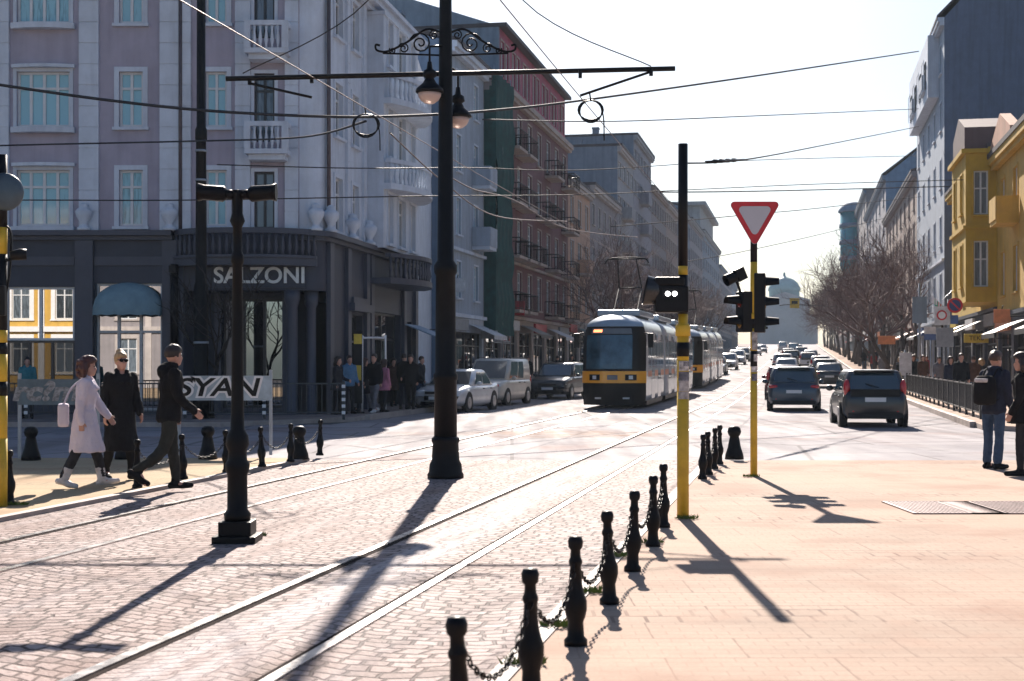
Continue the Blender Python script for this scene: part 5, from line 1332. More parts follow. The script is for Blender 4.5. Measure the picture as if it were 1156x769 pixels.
# ---------------------------------------------------------------- trams
TWH = mat('tram_silver_white', (.5, .53, .57), .32, .15, .1, 1.0, coat=.5, streak=.25)
TYE = mat('tram_yellow', (.85, .36, .015), .35, 0, .08, 2, coat=.5)
TOR = mat('tram_orange_stripe', (.62, .23, .12), .4, 0, .1, 2)
TBK = mat('tram_black', (.006, .006, .007), .4, 0, .2, 3, spec=.2)
TBL = mat('tram_roof_blue', (.3, .38, .46), .35, .2, .15, 1.5, coat=.4)
TGL = pane_mat('tram_glass', (.03, .07, .09), (.12, .2, .24), .06, .4)
WSG = mat('tram_windscreen', (.035, .085, .125), .06, 0, .55, 1.3, spec=.8)
DISP = mat('display', (.12, .14, .16), .3, 0, .1, 5); DLED = mat('display_led', (.7, .2, .1), .4, 0, .1, 5, emit=((1, .25, .1), 1.6))
def tram(label, s0, t, Lt, first=True):
    p = st(s0, t); root = thing('tram', label, 'tram', p, UANG - pi / 2, 'trams')        # local +y runs back along the track
    z1 = st(s0 + Lt, t).z; root.rotation_euler = (math.atan((z1 - p.z) / Lt), 0, UANG - pi / 2)
    HW = 1.15
    def hwz(z):                                                   # half width by height
        if z < .5: return HW - .06 * (.5 - z) / .5
        if z < 2.5: return HW
        if z < 3.0: return HW - .12 * ((z - 2.5) / .5) ** 1.5
        return max(.3, HW - .12 - .5 * ((z - 3.0) / .4) ** 1.8)
    def fx(v, z):                                                 # how far back the nose lies
        b_ = .55 * abs(v) ** 3.2 + .05
        r = .06 * max(0, .9 - z) if z < .9 else .03 * (z - .9) + .22 * max(0, (z - 1.4) / 1.6) ** 1.4 + (max(0, z - 3.0) / .4) ** 2 * .5
        return b_ + r
    def patch(mb, z0, z1, v0, v1, off=0.0, mi=0, nv=16, nz=5):
        vs = [((v0 + (v1 - v0) * i / nv) * hwz(z0 + (z1 - z0) * j / nz) * (1 + off * .5), fx(v0 + (v1 - v0) * i / nv, z0 + (z1 - z0) * j / nz) - off, z0 + (z1 - z0) * j / nz) for j in range(nz + 1) for i in range(nv + 1)]
        mb.add(vs, [(j * (nv + 1) + i, j * (nv + 1) + i + 1, (j + 1) * (nv + 1) + i + 1, (j + 1) * (nv + 1) + i) for j in range(nz) for i in range(nv)], mi, True); return mb
    nm = 3; gap = .5; ml = (Lt - gap * (nm - 1)) / nm
    zs = [.28, .5, .95, 1.4, 2.0, 2.5, 2.75, 3.0, 3.15, 3.28, 3.36, 3.4]
    for m_ in range(nm):
        a = m_ * (ml + gap) + (0.62 if m_ == 0 else 0); e = m_ * (ml + gap) + ml
        body = MB()
        ring = lambda y: [Vector((hwz(z), y, z)) for z in zs] + [Vector((-hwz(z), y, z)) for z in reversed(zs)]
        ys = [a] + [a + (e - a) * k / 4 for k in range(1, 5)]
        if m_ == nm - 1: ys = ys[:-1] + [e - .5, e - .1]; 
        rg_ = [ring(y) for y in ys]
        if m_ == nm - 1: rg_.append([Vector((v.x * .9, e, v.z)) for v in ring(e)])
        if m_ == 0:
            first_ring = [Vector((hwz(z), fx(1, z), z)) for z in zs] + [Vector((-hwz(z), fx(1, z), z)) for z in reversed(zs)]
            rg_[0] = first_ring; rg_.insert(1, ring(1.3))
        body.loft(rg_, 0, True, m_ != 0)
        bo = body.build('body', [TWH], root)
        rf = MB(); rf.b(-.8, .8, a + 1.2, e - .5, 3.38, 3.62); rf.build('roof_equipment', TBL, bo, bevel=.06)
        # side glazing band, panes, doors, stripe
        for sd_ in (1, -1):
            x = sd_ * (HW + .004); ya = a + (.75 if m_ == 0 else .15); yb = e - .15; n = 5 if m_ == 0 else 5
            for k in range(n):
                y0, y1 = ya + (yb - ya) * k / n + .05, ya + (yb - ya) * (k + 1) / n - .05
                door = k in (1, 3)
                zl = .5 if door else 1.42
                w_ = MB(); w_.add([(x, y0, zl), (x, y1, zl), (x, y1, 2.5), (sd_ * (hwz(2.75) + .006), y1, 2.75), (sd_ * (hwz(2.75) + .006), y0, 2.75), (x, y0, 2.5)], [(0, 1, 2, 5), (5, 2, 3, 4)], 0)
                if door:
                    d_ = MB(); d_.b(min(x, x - sd_ * .02), max(x, x - sd_ * .02) , y0 - .03, y1 + .03, .32, 2.82); d_ = d_.build('door', TWH, root)
                    w_.v = [Vector((v.x + sd_ * .006, v.y, max(v.z, 1.0))) for v in w_.v]; w_.build('door_window', TGL, d_)
                else: w_.build('side_window', TGL, root)
            st_ = MB(); xx0, xx1 = sorted((x, x + sd_ * .004)); st_.b(xx0, xx1, ya - .1, yb + .12, 1.14, 1.36); st_.build('side_stripe', TOR, root)
            sk = MB(); xx0, xx1 = sorted((sd_ * (HW - .1), sd_ * (HW - .065))); sk.b(xx0, xx1, a + .8, e - .1, .1, .3); sk.build('skirt', TBK, root)
        if m_ < nm - 1:
            be = MB()
            for k in range(6): be.loft([[Vector((v.x * (.94 if k_ % 2 else .9), e + gap * (k + k_ / 2) / 6, v.z)) for v in ring(0)] for k_ in range(3)], 0, False, False)
            be.build('bellows', TBK, root)
    # nose
    q = MB(); patch(q, .14, .93, -1, 1, .0); patch(q, .14, .5, -.98, .98, .05); nb = q.build('front_bumper', TBK, root)
    q = MB(); patch(q, .931, 1.36, -1, 1, .03); q.build('front_band', TYE, root)
    q = MB(); patch(q, 1.361, 2.97, -1, 1, .0, nz=10); q.build('front_mask', TBK, root)
    q = MB(); patch(q, 2.971, 3.39, -1, 1, .015, nz=7); q.build('roof_front', TBL, root)
    q = MB(); patch(q, 1.44, 2.66, -.86, .6, .016, nz=10); q.build('windscreen', WSG, root)
    q = MB(); patch(q, 2.7, 2.9, -.72, .6, .016); dd = q.build('destination_display', DISP, root)
    q = MB(); patch(q, 2.76, 2.86, -.66, -.36, .022); q.build('route_number', DLED, dd)
    for v in (-.56, .56):
        q = MB(); patch(q, 1.03, 1.24, v - .17, v + .17, .038, nv=4, nz=2); hh = q.build('headlight', TBK, root)
        q = MB(); patch(q, 1.07, 1.2, v - .06, v + .06, .046, nv=4, nz=2); q.build('lens', LAMPW, hh)
    q = MB(); patch(q, 1.05, 1.22, -.16, .16, .036, nv=4, nz=2); q.build('badge', DISP, root)
    for v in (-.45, .42):
        q = MB(); patch(q, .36, .42, v - .1, v + .1, .06, nv=4, nz=1); q.build('fog_light', LAMPW, root)
    q = MB(); q.tube([(-.1, .3, 1.47), (-.4, .28, 2.0)], .015, 4); q.build('wiper', TBK, root)
    for sd_ in (-1, 1):
        q = MB(); q.tube([(sd_ * 1.1, .6, 2.75), (sd_ * 1.32, .4, 2.7)], .025, 5); q.b(sd_ * 1.34 - .1, sd_ * 1.34 + .1, .34, .46, 2.2, 2.72); q.build('wing_mirror', TBK, root, bevel=.03)
    for yb in (2.6, 4.4, Lt / 2 - .9, Lt / 2 + .9, Lt - 4.4, Lt - 2.6):
        for sd_ in (-1, 1): MB().lathe([(0, -.05), (.3, -.05), (.3, .05), (0, .05)], 16, (0, 0, 0), 0, False, Matrix.Translation((sd_ * .55, yb, .31)) @ Matrix.Rotation(pi / 2, 4, 'Y')).build('wheel', TBK, root)
    py = ml * .62
    q = MB(); zt_ = 5.7
    for sd_ in (-.45, .45):
        q.tube([(sd_, py - .5, 3.66), (sd_, py + 1.0, 4.6), (sd_ * .8, py - .15, zt_ - .05)], .028, 5, smooth=False)
    q.tube([(-.45, py + 1, 4.6), (.45, py + 1, 4.6)], .025, 5); q.tube(smooth_path([(-.85, py - .15, zt_ - .2), (-.6, py - .15, zt_), (.6, py - .15, zt_), (.85, py - .15, zt_ - .2)], 4), .03, 5)
    q.tube([(-.8, py + .1, zt_ - .02), (.8, py + .1, zt_ - .02)], .02, 5); q.b(-.7, .7, py - .8, py + 1.2, 3.6, 3.7)
    q.build('pantograph', TBK, root)
    return root
tram('yellow-fronted tram approaching the crossing, the nearer of the two', 50.6, -6.65, 23)
tram('second tram close behind the first, its dark and orange nose half hidden', 80.5, -6.65, 22)
# ---------------------------------------------------------------- people
def fk(pose):
    """joints for a figure of 1.78 m facing -Y; +X is its left"""
    J = {}; g = pose.get
    lean = radians(g('lean', 2))
    def lv(p, a, ln, ab=0): return p + Vector((sin(radians(ab)) * ln, -sin(radians(a)) * cos(radians(ab)) * ln, -cos(radians(a)) * cos(radians(ab)) * ln))
    J['pel'] = Vector((0, 0, .95))
    for s, sx in (('L', 1), ('R', -1)):
        h = Vector((sx * .095, 0, .92)); th, kn = g('th' + s, 0), g('kn' + s, 4)
        k_ = lv(h, th, .43, sx * 2); a = lv(k_, th - kn, .42, sx * 1); ft = radians(g('ft' + s, 0))
        J['hip' + s], J['knee' + s], J['ank' + s] = h, k_, a
        rt_ = lambda x, y, z: a + Vector((x, y * cos(ft) + z * sin(ft), z * cos(ft) - y * sin(ft)))
        J['toe' + s] = rt_(sx * .03, -.17, -.05); J['heel' + s] = rt_(0, .06, -.05)
    up = Vector((0, -sin(lean), cos(lean)))
    J['chest'] = J['pel'] + up * .38; J['neck'] = J['pel'] + up * .55; J['head'] = J['pel'] + up * .6
    for s, sx in (('L', 1), ('R', -1)):
        sh = J['pel'] + up * .49 + Vector((sx * .175, 0, 0)); a, e, ab = g('ar' + s, 0), g('el' + s, 12), sx * g('ab' + s, 8)
        el = lv(sh, a, .29, ab); wr = lv(el, a + e, .25, ab * .3 - sx * g('in' + s, 0))
        J['sh' + s], J['elb' + s], J['wr' + s] = sh, el, wr
    lo = min(min(J['toe' + s].z, J['heel' + s].z) for s in 'LR') - .035
    for k_ in J: J[k_] = J[k_] - Vector((0, 0, lo))
    return J


def torso(mb, J, g=0.0, zlo=-.1, zhi=.53, chestw=.0):
    up = (J['neck'] - J['pel']).normalized(); rings = []
    for d, rx, ry in ((-.12, .145, .1), (-.04, .165, .12), (.08, .15, .108), (.2, .145, .102), (.32, .17, .115), (.42, .185, .112), (.49, .165, .09), (.535, .1, .075), (.57, .065, .06)):
        if d < zlo or d > zhi: continue
        c = J['pel'] + up * d
        rings.append([c + Vector(((rx + g + chestw) * cos(a), (ry + g) * sin(a), 0)) for a in [2 * pi * i / 16 for i in range(16)]])
    mb.loft(rings)


def limb(mb, a, b_, c, ra, rb, rc, n=10):
    pts = smooth_path([a, b_, c], 4); r = []
    for i in range(len(pts)): f = i / (len(pts) - 1); r.append(ra + (rb - ra) * f * 2 if f < .5 else rb + (rc - rb) * (f - .5) * 2)
    mb.tube(pts, r, n); mb.ball(a, ra, 10); mb.ball(c, rc, 8)


def head_mb(mb, c, tilt, hr=.0):
    M = Matrix.Translation(c) @ Matrix.Rotation(tilt, 4, 'Z'); n = 18; rings = []
    for z, rx, ry, oy in ((-.005, .03, .03, -.045), (.015, .05, .062, -.03), (.05, .062, .085, -.012), (.09, .07, .094, 0), (.13, .074, .098, .004), (.17, .073, .096, .006), (.205, .06, .08, .008), (.23, .035, .048, .01), (.238, .008, .01, .01)):
        r = []
        for i in range(n):
            a = 2 * pi * i / n; x, y = rx * cos(a), ry * sin(a) + oy
            fr = max(0, -sin(a))
            if z in (.09,): y -= .03 * fr ** 18                   # nose
            if z in (.05,): y -= .006 * fr ** 10                  # lips
            if z in (.13,): y += .008 * fr ** 4                   # eye sockets
            r.append((x, y, z))
        rings.append(r)
    mb.loft(rings, M=M)
    for sx in (1, -1): mb.ball(M @ Vector((sx * .075, .012, .1)), (.014, .022, .034), 8)
    return M


def hand(mb, w, d, side, s=1.0):
    d = d.normalized(); u = d.cross(Vector((0, 1, 0))).normalized(); v = u.cross(d).normalized()      # u across, v palm depth
    mb.loft([[w + d * t * s + (v * cos(a) * rw + u * sin(a) * rt) * s for a in [2 * pi * i / 8 for i in range(8)]] for t, rw, rt in ((-.02, .024, .02), (.02, .036, .016), (.06, .042, .016), (.085, .04, .014))])
    for k, ln in enumerate((.07, .08, .075, .058)):
        b0 = w + (d * .08 + v * (-.03 + .02 * k)) * s
        mb.tube([b0, b0 + (d * .4 + v * .02) * ln * s, b0 + (d * .72 * 1 - u * side * .25) * ln * s, b0 + (d * .9 - u * side * .55) * ln * s], [.0105 * s, .0095 * s, .009 * s, .007 * s], 6)
    b0 = w + (d * .02 - v * .035) * s
    mb.tube([b0, b0 + (d * .03 - v * .022) * s, b0 + (d * .058 - v * .026 - u * side * .01) * s], [.013 * s, .011 * s, .009 * s], 6)


from mathutils import noise as MN
def folds(me, amp):
    if not amp: return me
    ns = [v.normal.copy() for v in me.vertices]
    for v, nn in zip(me.vertices, ns):
        c = v.co.copy(); f = MN.noise((c.x * 13, c.y * 13, c.z * 3.2)) + .6 * MN.noise((c.x * 24 + 5, c.y * 24, c.z * 11)) + .5 * abs(MN.noise((c.x * 5, c.y * 5 + 3, c.z * 20)))
        v.co = c + nn * f * amp
    return me


_pc = {}
CLO = {}
def cloth(n, c, rough=.85):
    if n not in CLO: CLO[n] = mat('cloth_' + n, c, rough, 0, .3, 7, .2, 60, spec=.12)
    return CLO[n]
def person_meshes(key, pose, kind, near):
    """kind: 'coat' (skirted), 'jacket'; returns dict part -> mesh"""
    if key in _pc: return _pc[key]
    J = fk(pose); vx = .011 if near else .026; out = {}
    b_ = MB(); torso(b_, J, -.01, -.13, .6)
    b_.tube([J['chest'] + Vector((0, 0, .1)), J['neck'], J['head'] + Vector((0, -.01, .07))], [.07, .056, .055], 10)
    tilt = radians(pose.get('look', 0)); HM = head_mb(b_, J['head'] + Vector((0, -.015, .0)), tilt)
    for s, sx in (('L', 1), ('R', -1)):
        limb(b_, J['hip' + s], J['knee' + s], J['ank' + s], .085, .055, .04)
        b_.tube([J['heel' + s], J['ank' + s] + Vector((0, -.03, -.03)), J['toe' + s]], [.038, .042, .03], 8); b_.ball(J['toe' + s], .03, 8)
        limb(b_, J['sh' + s], J['elb' + s], J['wr' + s], .052, .042, .029)
        if near: hand(b_, J['wr' + s], J['wr' + s] - J['elb' + s], sx)
        else: b_.ball(J['wr' + s] + (J['wr' + s] - J['elb' + s]).normalized() * .06, (.035, .04, .07), 8)
    out['body'] = remesh(b_, .0075 if near else .022, 2)
    t = MB()
    for s in 'LR':
        limb(t, J['hip' + s], J['knee' + s], J['ank' + s] + Vector((0, 0, .03)), .1, .073, .066 if pose.get('wide') else .055)
    torso(t, J, .012, -.13, .1); out['trousers'] = folds(remesh(t, vx, 3), .011 if near else .0)
    for s in 'LR':
        q = MB(); a, h, k_ = J['toe' + s], J['heel' + s], J['ank' + s]
        q.tube([h + Vector((0, .02, 0)), h.lerp(a, .35) + Vector((0, 0, .012)), h.lerp(a, .75), a + Vector((0, -.045, -.002))], [.042, .05, .047, .032], 10, flat=None); q.ball(h, .043, 8); q.ball(a + Vector((0, -.03, 0)), .038, 8)
        kd_ = (J['knee' + s] - k_).normalized(); bt = pose.get('boot', 0); q.tube([k_ + kd_ * (.05 + bt), k_ + Vector((0, 0, -.04))], [.07 if bt else .055, .062 if bt else .05], 10)
        out['shoe' + s] = remesh(q, max(.012, vx * .8), 2)
    c = MB(); torso(c, J, .03, -.13, .56)
    for s in 'LR': limb(c, J['sh' + s], J['elb' + s], J['wr' + s], .078, .064, .05)
    up = (J['neck'] - J['pel']).normalized()
    if kind == 'coat':
        zl = pose.get('hem', .45); sw = pose.get('sway', 0)
        rings = []
        for i in range(9):
            f = i / 8; z = (J['pel'].z + .12) * (1 - f) + zl * f
            kx = .19 + .06 * f; ky = .14 + .1 * f
            rings.append([Vector((kx * cos(a) * (1 + .035 * f * sin(5 * a)), ky * sin(a) * (1 + .05 * f * sin(4 * a + 1)) - sw * f * f, z)) for a in [2 * pi * k_ / 26 for k_ in range(26)]])
        c.loft(rings)
        c.tube([J['neck'] + Vector((.075, -.02, .03)), J['chest'] + Vector((.05, -.15, .02))], [.035, .03], 8); c.tube([J['neck'] + Vector((-.075, -.02, .03)), J['chest'] + Vector((-.05, -.15, .02))], [.035, .03], 8)
        c.tube([J['neck'] + Vector((.07, .0, .03)), J['neck'] + Vector((0, .07, .04)), J['neck'] + Vector((-.07, 0, .03))], .035, 8)
    else:
        hood = pose.get('hood', 0)
        c.tube([J['neck'] + Vector((.07, -.05, .02)), J['neck'] + Vector((.08, .03, .03)), J['neck'] + Vector((0, .085, .03)), J['neck'] + Vector((-.08, .03, .03)), J['neck'] + Vector((-.07, -.05, .02))], .04 + .018 * hood, 8)
        if hood: c.ball(J['neck'] + Vector((0, .11, -.03)), (.12, .075, .1), 12)
        h0 = J['pel'] - up * .1
        c.loft([[h0 + up * d + Vector((rx * cos(a), ry * sin(a), 0)) for a in [2 * pi * k_ / 18 for k_ in range(18)]] for d, rx, ry in ((.0, .19, .145), (.03, .2, .155), (.1, .19, .15), (.2, .18, .14))])
    out['coat' if kind == 'coat' else 'jacket'] = folds(remesh(c, vx, 3), .013 if near else .0)
    hh = MB(); hs = pose.get('hair', 'short'); rr = .012 if hs == 'short' else .03
    if hs != 'bald':
        n = 18; rings = []
        for z, rx, ry, oy in ((.09, .07, .094, .0), (.13, .076, .1, .004), (.17, .076, .1, .006), (.205, .064, .084, .008), (.235, .04, .052, .01), (.25, .01, .012, .01)):
            rings.append([((rx + rr) * cos(a), max((ry + rr) * sin(a), -(.045 if z < .15 else .2)) + oy + (.01 if z < .17 else 0), z + rr) for a in [2 * pi * i / n for i in range(n)]])
        hh.loft(rings, M=HM)
        if hs == 'long':
            for sx in (1, -1, 0): hh.tube([HM @ Vector((sx * .075, .03 + .05 * (sx == 0), .17)), HM @ Vector((sx * .1, .05 + .05 * (sx == 0), .08)), HM @ Vector((sx * .09, .05 + .05 * (sx == 0), -.03))], [.05, .062, .03], 8)
            for k_ in range(26):
                a = random.uniform(0, pi); hh.ball(HM @ Vector((cos(a) * .115, .03 + sin(a) * .105, random.uniform(-.03, .2))), random.uniform(.028, .046), 6)
        out['hair'] = folds(remesh(hh, .011 if near else .025, 2), .012 if near else 0)
    _pc[key] = (out, J, HM); return _pc[key]
HAIRM = {'dark': mat('hair_dark', (.025, .015, .012), .5, 0, .4, 30, .3, 90), 'auburn': mat('hair_auburn', (.07, .022, .018), .5, 0, .4, 30, .3, 90), 'blond': mat('hair_blond', (.42, .27, .13), .5, 0, .4, 30, .3, 90), 'grey': mat('hair_grey', (.25, .23, .22), .6, 0, .3, 30), 'brown': mat('hair_brown', (.06, .032, .022), .5, 0, .4, 30, .3, 90)}
EYE_W = mat('eye_dark', (.02, .015, .012), .2, 0, 0, 3)
def person(label, loc, rz, h, key, pose, kind, colors, near=False, group=None):
    out, J, HM = person_meshes(key, pose, kind, near)
    root = thing('person', label, 'person', loc, rz, group); s = h / 1.78; root.scale = (s, s, s)
    for k_, me in out.items():
        nm = 'shoe' if k_.startswith('shoe') else k_
        m_ = {'body': SKIN, 'trousers': colors[1], 'shoe': colors[2], 'coat': colors[0], 'jacket': colors[0], 'hair': colors[3]}[nm]
        if not me.materials: me.materials.append(m_)
        o = link(nm, me, root); o.material_slots[0].link = 'OBJECT'; o.material_slots[0].material = m_
    if near:
        for sx in (1, -1): MB().ball(HM @ Vector((sx * .03, -.086, .125)), (.012, .009, .008), 8).build('eye', EYE_W, root)
    return root, J, HM
K = cloth('black', (.012, .012, .014)); KB = cloth('charcoal', (.03, .03, .035)); LIL = CLO['lilac'] = mat('cloth_lilac', (.62, .56, .64), .85, 0, .07, 5, .2, 60, spec=.12); DEN = cloth('denim', (.05, .085, .15)); OLV = cloth('olive', (.035, .035, .03)); NAV = cloth('navy', (.025, .03, .05)); WHT = cloth('white', (.55, .52, .52)); BGE = cloth('beige', (.32, .23, .17)); REDC = cloth('red', (.28, .03, .04)); BLU = cloth('blue', (.1, .2, .32)); BRN = cloth('brown', (.1, .055, .04)); GRY = cloth('grey', (.16, .16, .18)); PNK = cloth('pink', (.5, .2, .28))
FX = pi / 2                           # facing +X
pv = lambda px, py, z=.05: Vector((*gp(px, py).xy, z))
# woman in the lilac coat, walking right
w1, J1, H1 = person('woman in a long pale lilac coat and white boots with auburn curls walking right', pv(96, 555), FX + radians(8), 1.64, 'w1',
    dict(thL=17, knL=4, thR=-13, knR=12, ftR=-18, ftL=6, arL=22, elL=14, arR=-12, elR=16, hem=.5, sway=.03, hair='long', lean=3, boot=.12, look=0, abL=10), 'coat', (LIL, KB, WHT, HAIRM['auburn']), True)
w2, J2, H2 = person('woman in a long black coat and dark sunglasses with pinned up blond hair', pv(136, 546), radians(42), 1.72, 'w2',
    dict(thL=10, knL=4, thR=-10, knR=10, ftR=-12, arL=6, elL=18, arR=-6, elR=14, hem=.42, sway=.02, hair='short', lean=1, look=-6, abL=9, abR=11), 'coat', (K, K, K, HAIRM['blond']), True)
q = MB()
for sx in (1, -1): q.ball(H2 @ Vector((sx * .034, -.098, .128)), (.034, .016, .026), 10)
q.tube([H2 @ Vector((-.075, -.06, .133)), H2 @ Vector((-.03, -.108, .137)), H2 @ Vector((.03, -.108, .137)), H2 @ Vector((.075, -.06, .133)), H2 @ Vector((.082, .02, .135))], .008, 6)
q.build('sunglasses', BLACKP, w2)
q = MB(); q.ball(H2 @ Vector((0, .05, .25)), (.06, .06, .045), 10); q.build('hair_bun', HAIRM['blond'], w2)
m1, J3, H3 = person('man in a black hooded jacket and dark trousers striding right, seen half from behind', pv(191, 557), FX + radians(22), 1.8, 'm1',
    dict(thL=8, knL=3, thR=-12, knR=38, ftR=-40, ftL=0, arL=-8, elL=32, arR=10, elR=36, hood=1, hair='short', lean=4, look=14, abL=10, abR=10), 'jacket', (K, OLV, K, HAIRM['dark']), True)
m2, J4, H4 = person('man in a dark navy jacket and jeans standing at the right kerb with a backpack', pv(1122, 533), FX + radians(38), 1.75, 'm2',
    dict(thL=2, knL=3, thR=-3, knR=5, arL=4, elL=14, arR=2, elR=20, hair='short', lean=3, wide=1, look=-14, abL=9, abR=9), 'jacket', (NAV, DEN, K, HAIRM['brown']), True)
m3, J5, H5 = person('person in black standing at the right picture edge, half cut off', pv(1156, 541), FX + radians(150), 1.7, 'm3',
    dict(thL=4, knL=4, thR=-4, knR=4, arL=2, elL=24, arR=2, elR=24, hair='long', lean=2, hem=.78), 'coat', (K, KB, K, HAIRM['dark']), True)
bp2 = thing('backpack', 'dark backpack with a pale patch on the back of the man in jeans', 'backpack', m2.location + Vector((0, 0, .95)), m2.rotation_euler.z)
q = MB(); q.loft([[Vector((rx * max(-1, min(1, 1.25 * cos(a))), .235 + ry * max(-1, min(1, 1.25 * sin(a))), z)) for a in [2 * pi * i / 20 for i in range(20)]] for z, rx, ry in ((.02, .1, .06), (.05, .145, .095), (.25, .155, .105), (.4, .145, .09), (.46, .1, .06))])
q.build('bag', K, bp2)
q = MB(); q.b(-.11, .11, .29, .35, .36, .42); q.build('patch', WHT, bp2, bevel=.02)
q = MB()
for sx in (1, -1): q.tube(smooth_path([(sx * .09, .16, .44), (sx * .1, .03, .57), (sx * .11, -.13, .45), (sx * .13, -.12, .2), (sx * .12, .15, .08)], 5), .016, 6, flat=.4)
q.build('strap', K, bp2)
hb_ = thing('shoulder_bag', 'pale shoulder bag behind the back of the woman in lilac', 'bag', w1.location + Vector((-.3, .07, .78)), .3)
q = MB(); q.b(-.07, .07, -.16, .16, 0, .3); q.build('bag', LIL, hb_, bevel=.04)
q = MB(); q.tube(smooth_path([(0, -.13, .28), (.1, -.1, .5), (.27, -.03, .64), (.1, .1, .5), (0, .13, .28)], 4), .012, 5); q.build('strap', LIL, hb_)

# the crowds: five poses, many clothes
CP = [('c0', dict(thL=18, knL=6, thR=-14, knR=16, ftR=-15, arL=-12, arR=14, elL=20, elR=20, hair='short'), 'jacket'), ('c1', dict(thL=3, thR=-3, arL=4, arR=4, elL=30, elR=16, hair='short'), 'jacket'),
      ('c2', dict(thL=-14, knL=16, thR=17, knR=6, ftL=-15, arL=14, arR=-12, elL=14, elR=14, hair='long', hem=.6), 'coat'), ('c3', dict(thL=4, thR=-4, arL=6, arR=2, elL=60, elR=14, hair='long', hem=.75), 'coat'),
      ('c4', dict(thL=12, knL=4, thR=-10, knR=12, arL=-8, arR=10, elL=20, elR=50, hair='short', hood=1), 'jacket')]
def crowd(label, loc, rz, k, c, h, group=None):
    key, pose, kind = CP[k]; return person(label, loc, rz, h, key, pose, kind, c, False, group)
def pav(px, py, z=.13): p = gp(px, py); p.z = z; return p
LC = [(394, 472, 1, (BLU, KB, K, HAIRM['dark']), 'person in a pale blue jacket standing at the end of the railing', .6, 1.72), (411, 469.5, 2, (KB, GRY, K, HAIRM['brown']), 'person in a charcoal coat just left of the white tubular frame', 1.9, 1.66), (423, 471, 0, (K, GRY, WHT, HAIRM['dark']), 'person in black with grey trousers in front of the shop entrance', -.5, 1.8),
      (433, 470, 3, (PNK, KB, K, HAIRM['brown']), 'person in a pink top by the white tubular frame', 2.4, 1.6), (456, 466.5, 1, (K, NAV, K, HAIRM['dark']), 'tall person in black left of the pair by the blue wall', 2.9, 1.8), (464, 467.5, 4, (K, K, K, HAIRM['dark']), 'person in black hooded jacket nearest to the kerb at the corner', -.2, 1.78), (475, 464, 0, (KB, DEN, K, HAIRM['brown']), 'person in a charcoal jacket and jeans by the blue party wall', 1.2, 1.75),
      (444, 463, 2, (BRN, K, K, HAIRM['dark']), 'person in brown half hidden behind the people in black', 0.4, 1.68), (381, 473, 3, (KB, K, K, HAIRM['dark']), 'dark dressed person behind the railing beside the niche', 1.2, 1.68)]
for px, py, k, c, l, rz, h in LC: crowd(l, pav(px, py), rz, k, c, h)
cb_ = pav(31, 478); crowd('person in a teal top and mask behind the left barrier panel', cb_, .3, 1, (cloth('teal', (.05, .2, .24)), KB, K, HAIRM['dark']), 1.66)
RC = [((1085, 0, 47), 1, (K, K, K, HAIRM['dark']), 'person in black just behind the head of the man with the backpack'), ((1073, 0, 52), 3, (NAV, KB, K, HAIRM['dark']), 'person in navy walking behind the right fence near the sign post'), ((1099, 0, 53), 0, (BRN, DEN, K, HAIRM['brown']), 'person in brown behind the right fence next to the man in jeans'),
      ((1108, 0, 58), 2, (KB, K, K, HAIRM['blond']), 'fair haired person in charcoal by the ochre house shop front'), ((1060, 0, 60), 4, (GRY, KB, K, HAIRM['dark']), 'person in grey hooded jacket at the foot of the sign post'), ((1042, 0, 66), 1, (BRN, K, K, HAIRM['dark']), 'person in a brown jacket by the white board'), ((1031, 0, 70), 3, (K, K, K, HAIRM['brown']), 'person in a black coat beside the white board')]
for (px, _, Y), k, c, l in RC:
    p = at(px, HY, Y); p.z = zt(Y) + .13; crowd(l, p, random.uniform(-.4, .4) + random.choice((0, pi)) - .2, k, c, random.uniform(1.62, 1.82))
cols = [(('dark'), K), ('dark', KB), ('dark', NAV), ('white', WHT), ('red', REDC), ('blue', BLU), ('brown', BRN), ('grey', GRY), ('dark', K), ('beige', BGE)]
for i in range(26):
    Y = 74 + i * 2.6; t = random.uniform(4.9, 7.8); nm, cm = cols[i % 10] ; p = Vector((xs(t, Y), Y, zt(Y) + .13))
    crowd('small pedestrian in %s clothes in the crowd along the right pavement' % nm, p, -.2 + random.choice((0, pi)) + random.gauss(0, .3), i % 5, (cm, random.choice((K, DEN, KB, GRY)), K, random.choice(list(HAIRM.values()))), random.uniform(1.6, 1.85), 'pedestrians on the right pavement in %s' % nm)
for i in range(6):
    Y = 62 + i * 5; p = Vector((xs(-13.3 + random.uniform(-.4, .4), Y), Y, zt(Y) + .13)); crowd('dark dressed pedestrian on the shaded left pavement beyond the parked cars', p, pi - .2 if i % 2 else -.2, (i * 2) % 5, (K, KB, K, HAIRM['dark']), 1.74, 'pedestrians on the left pavement')

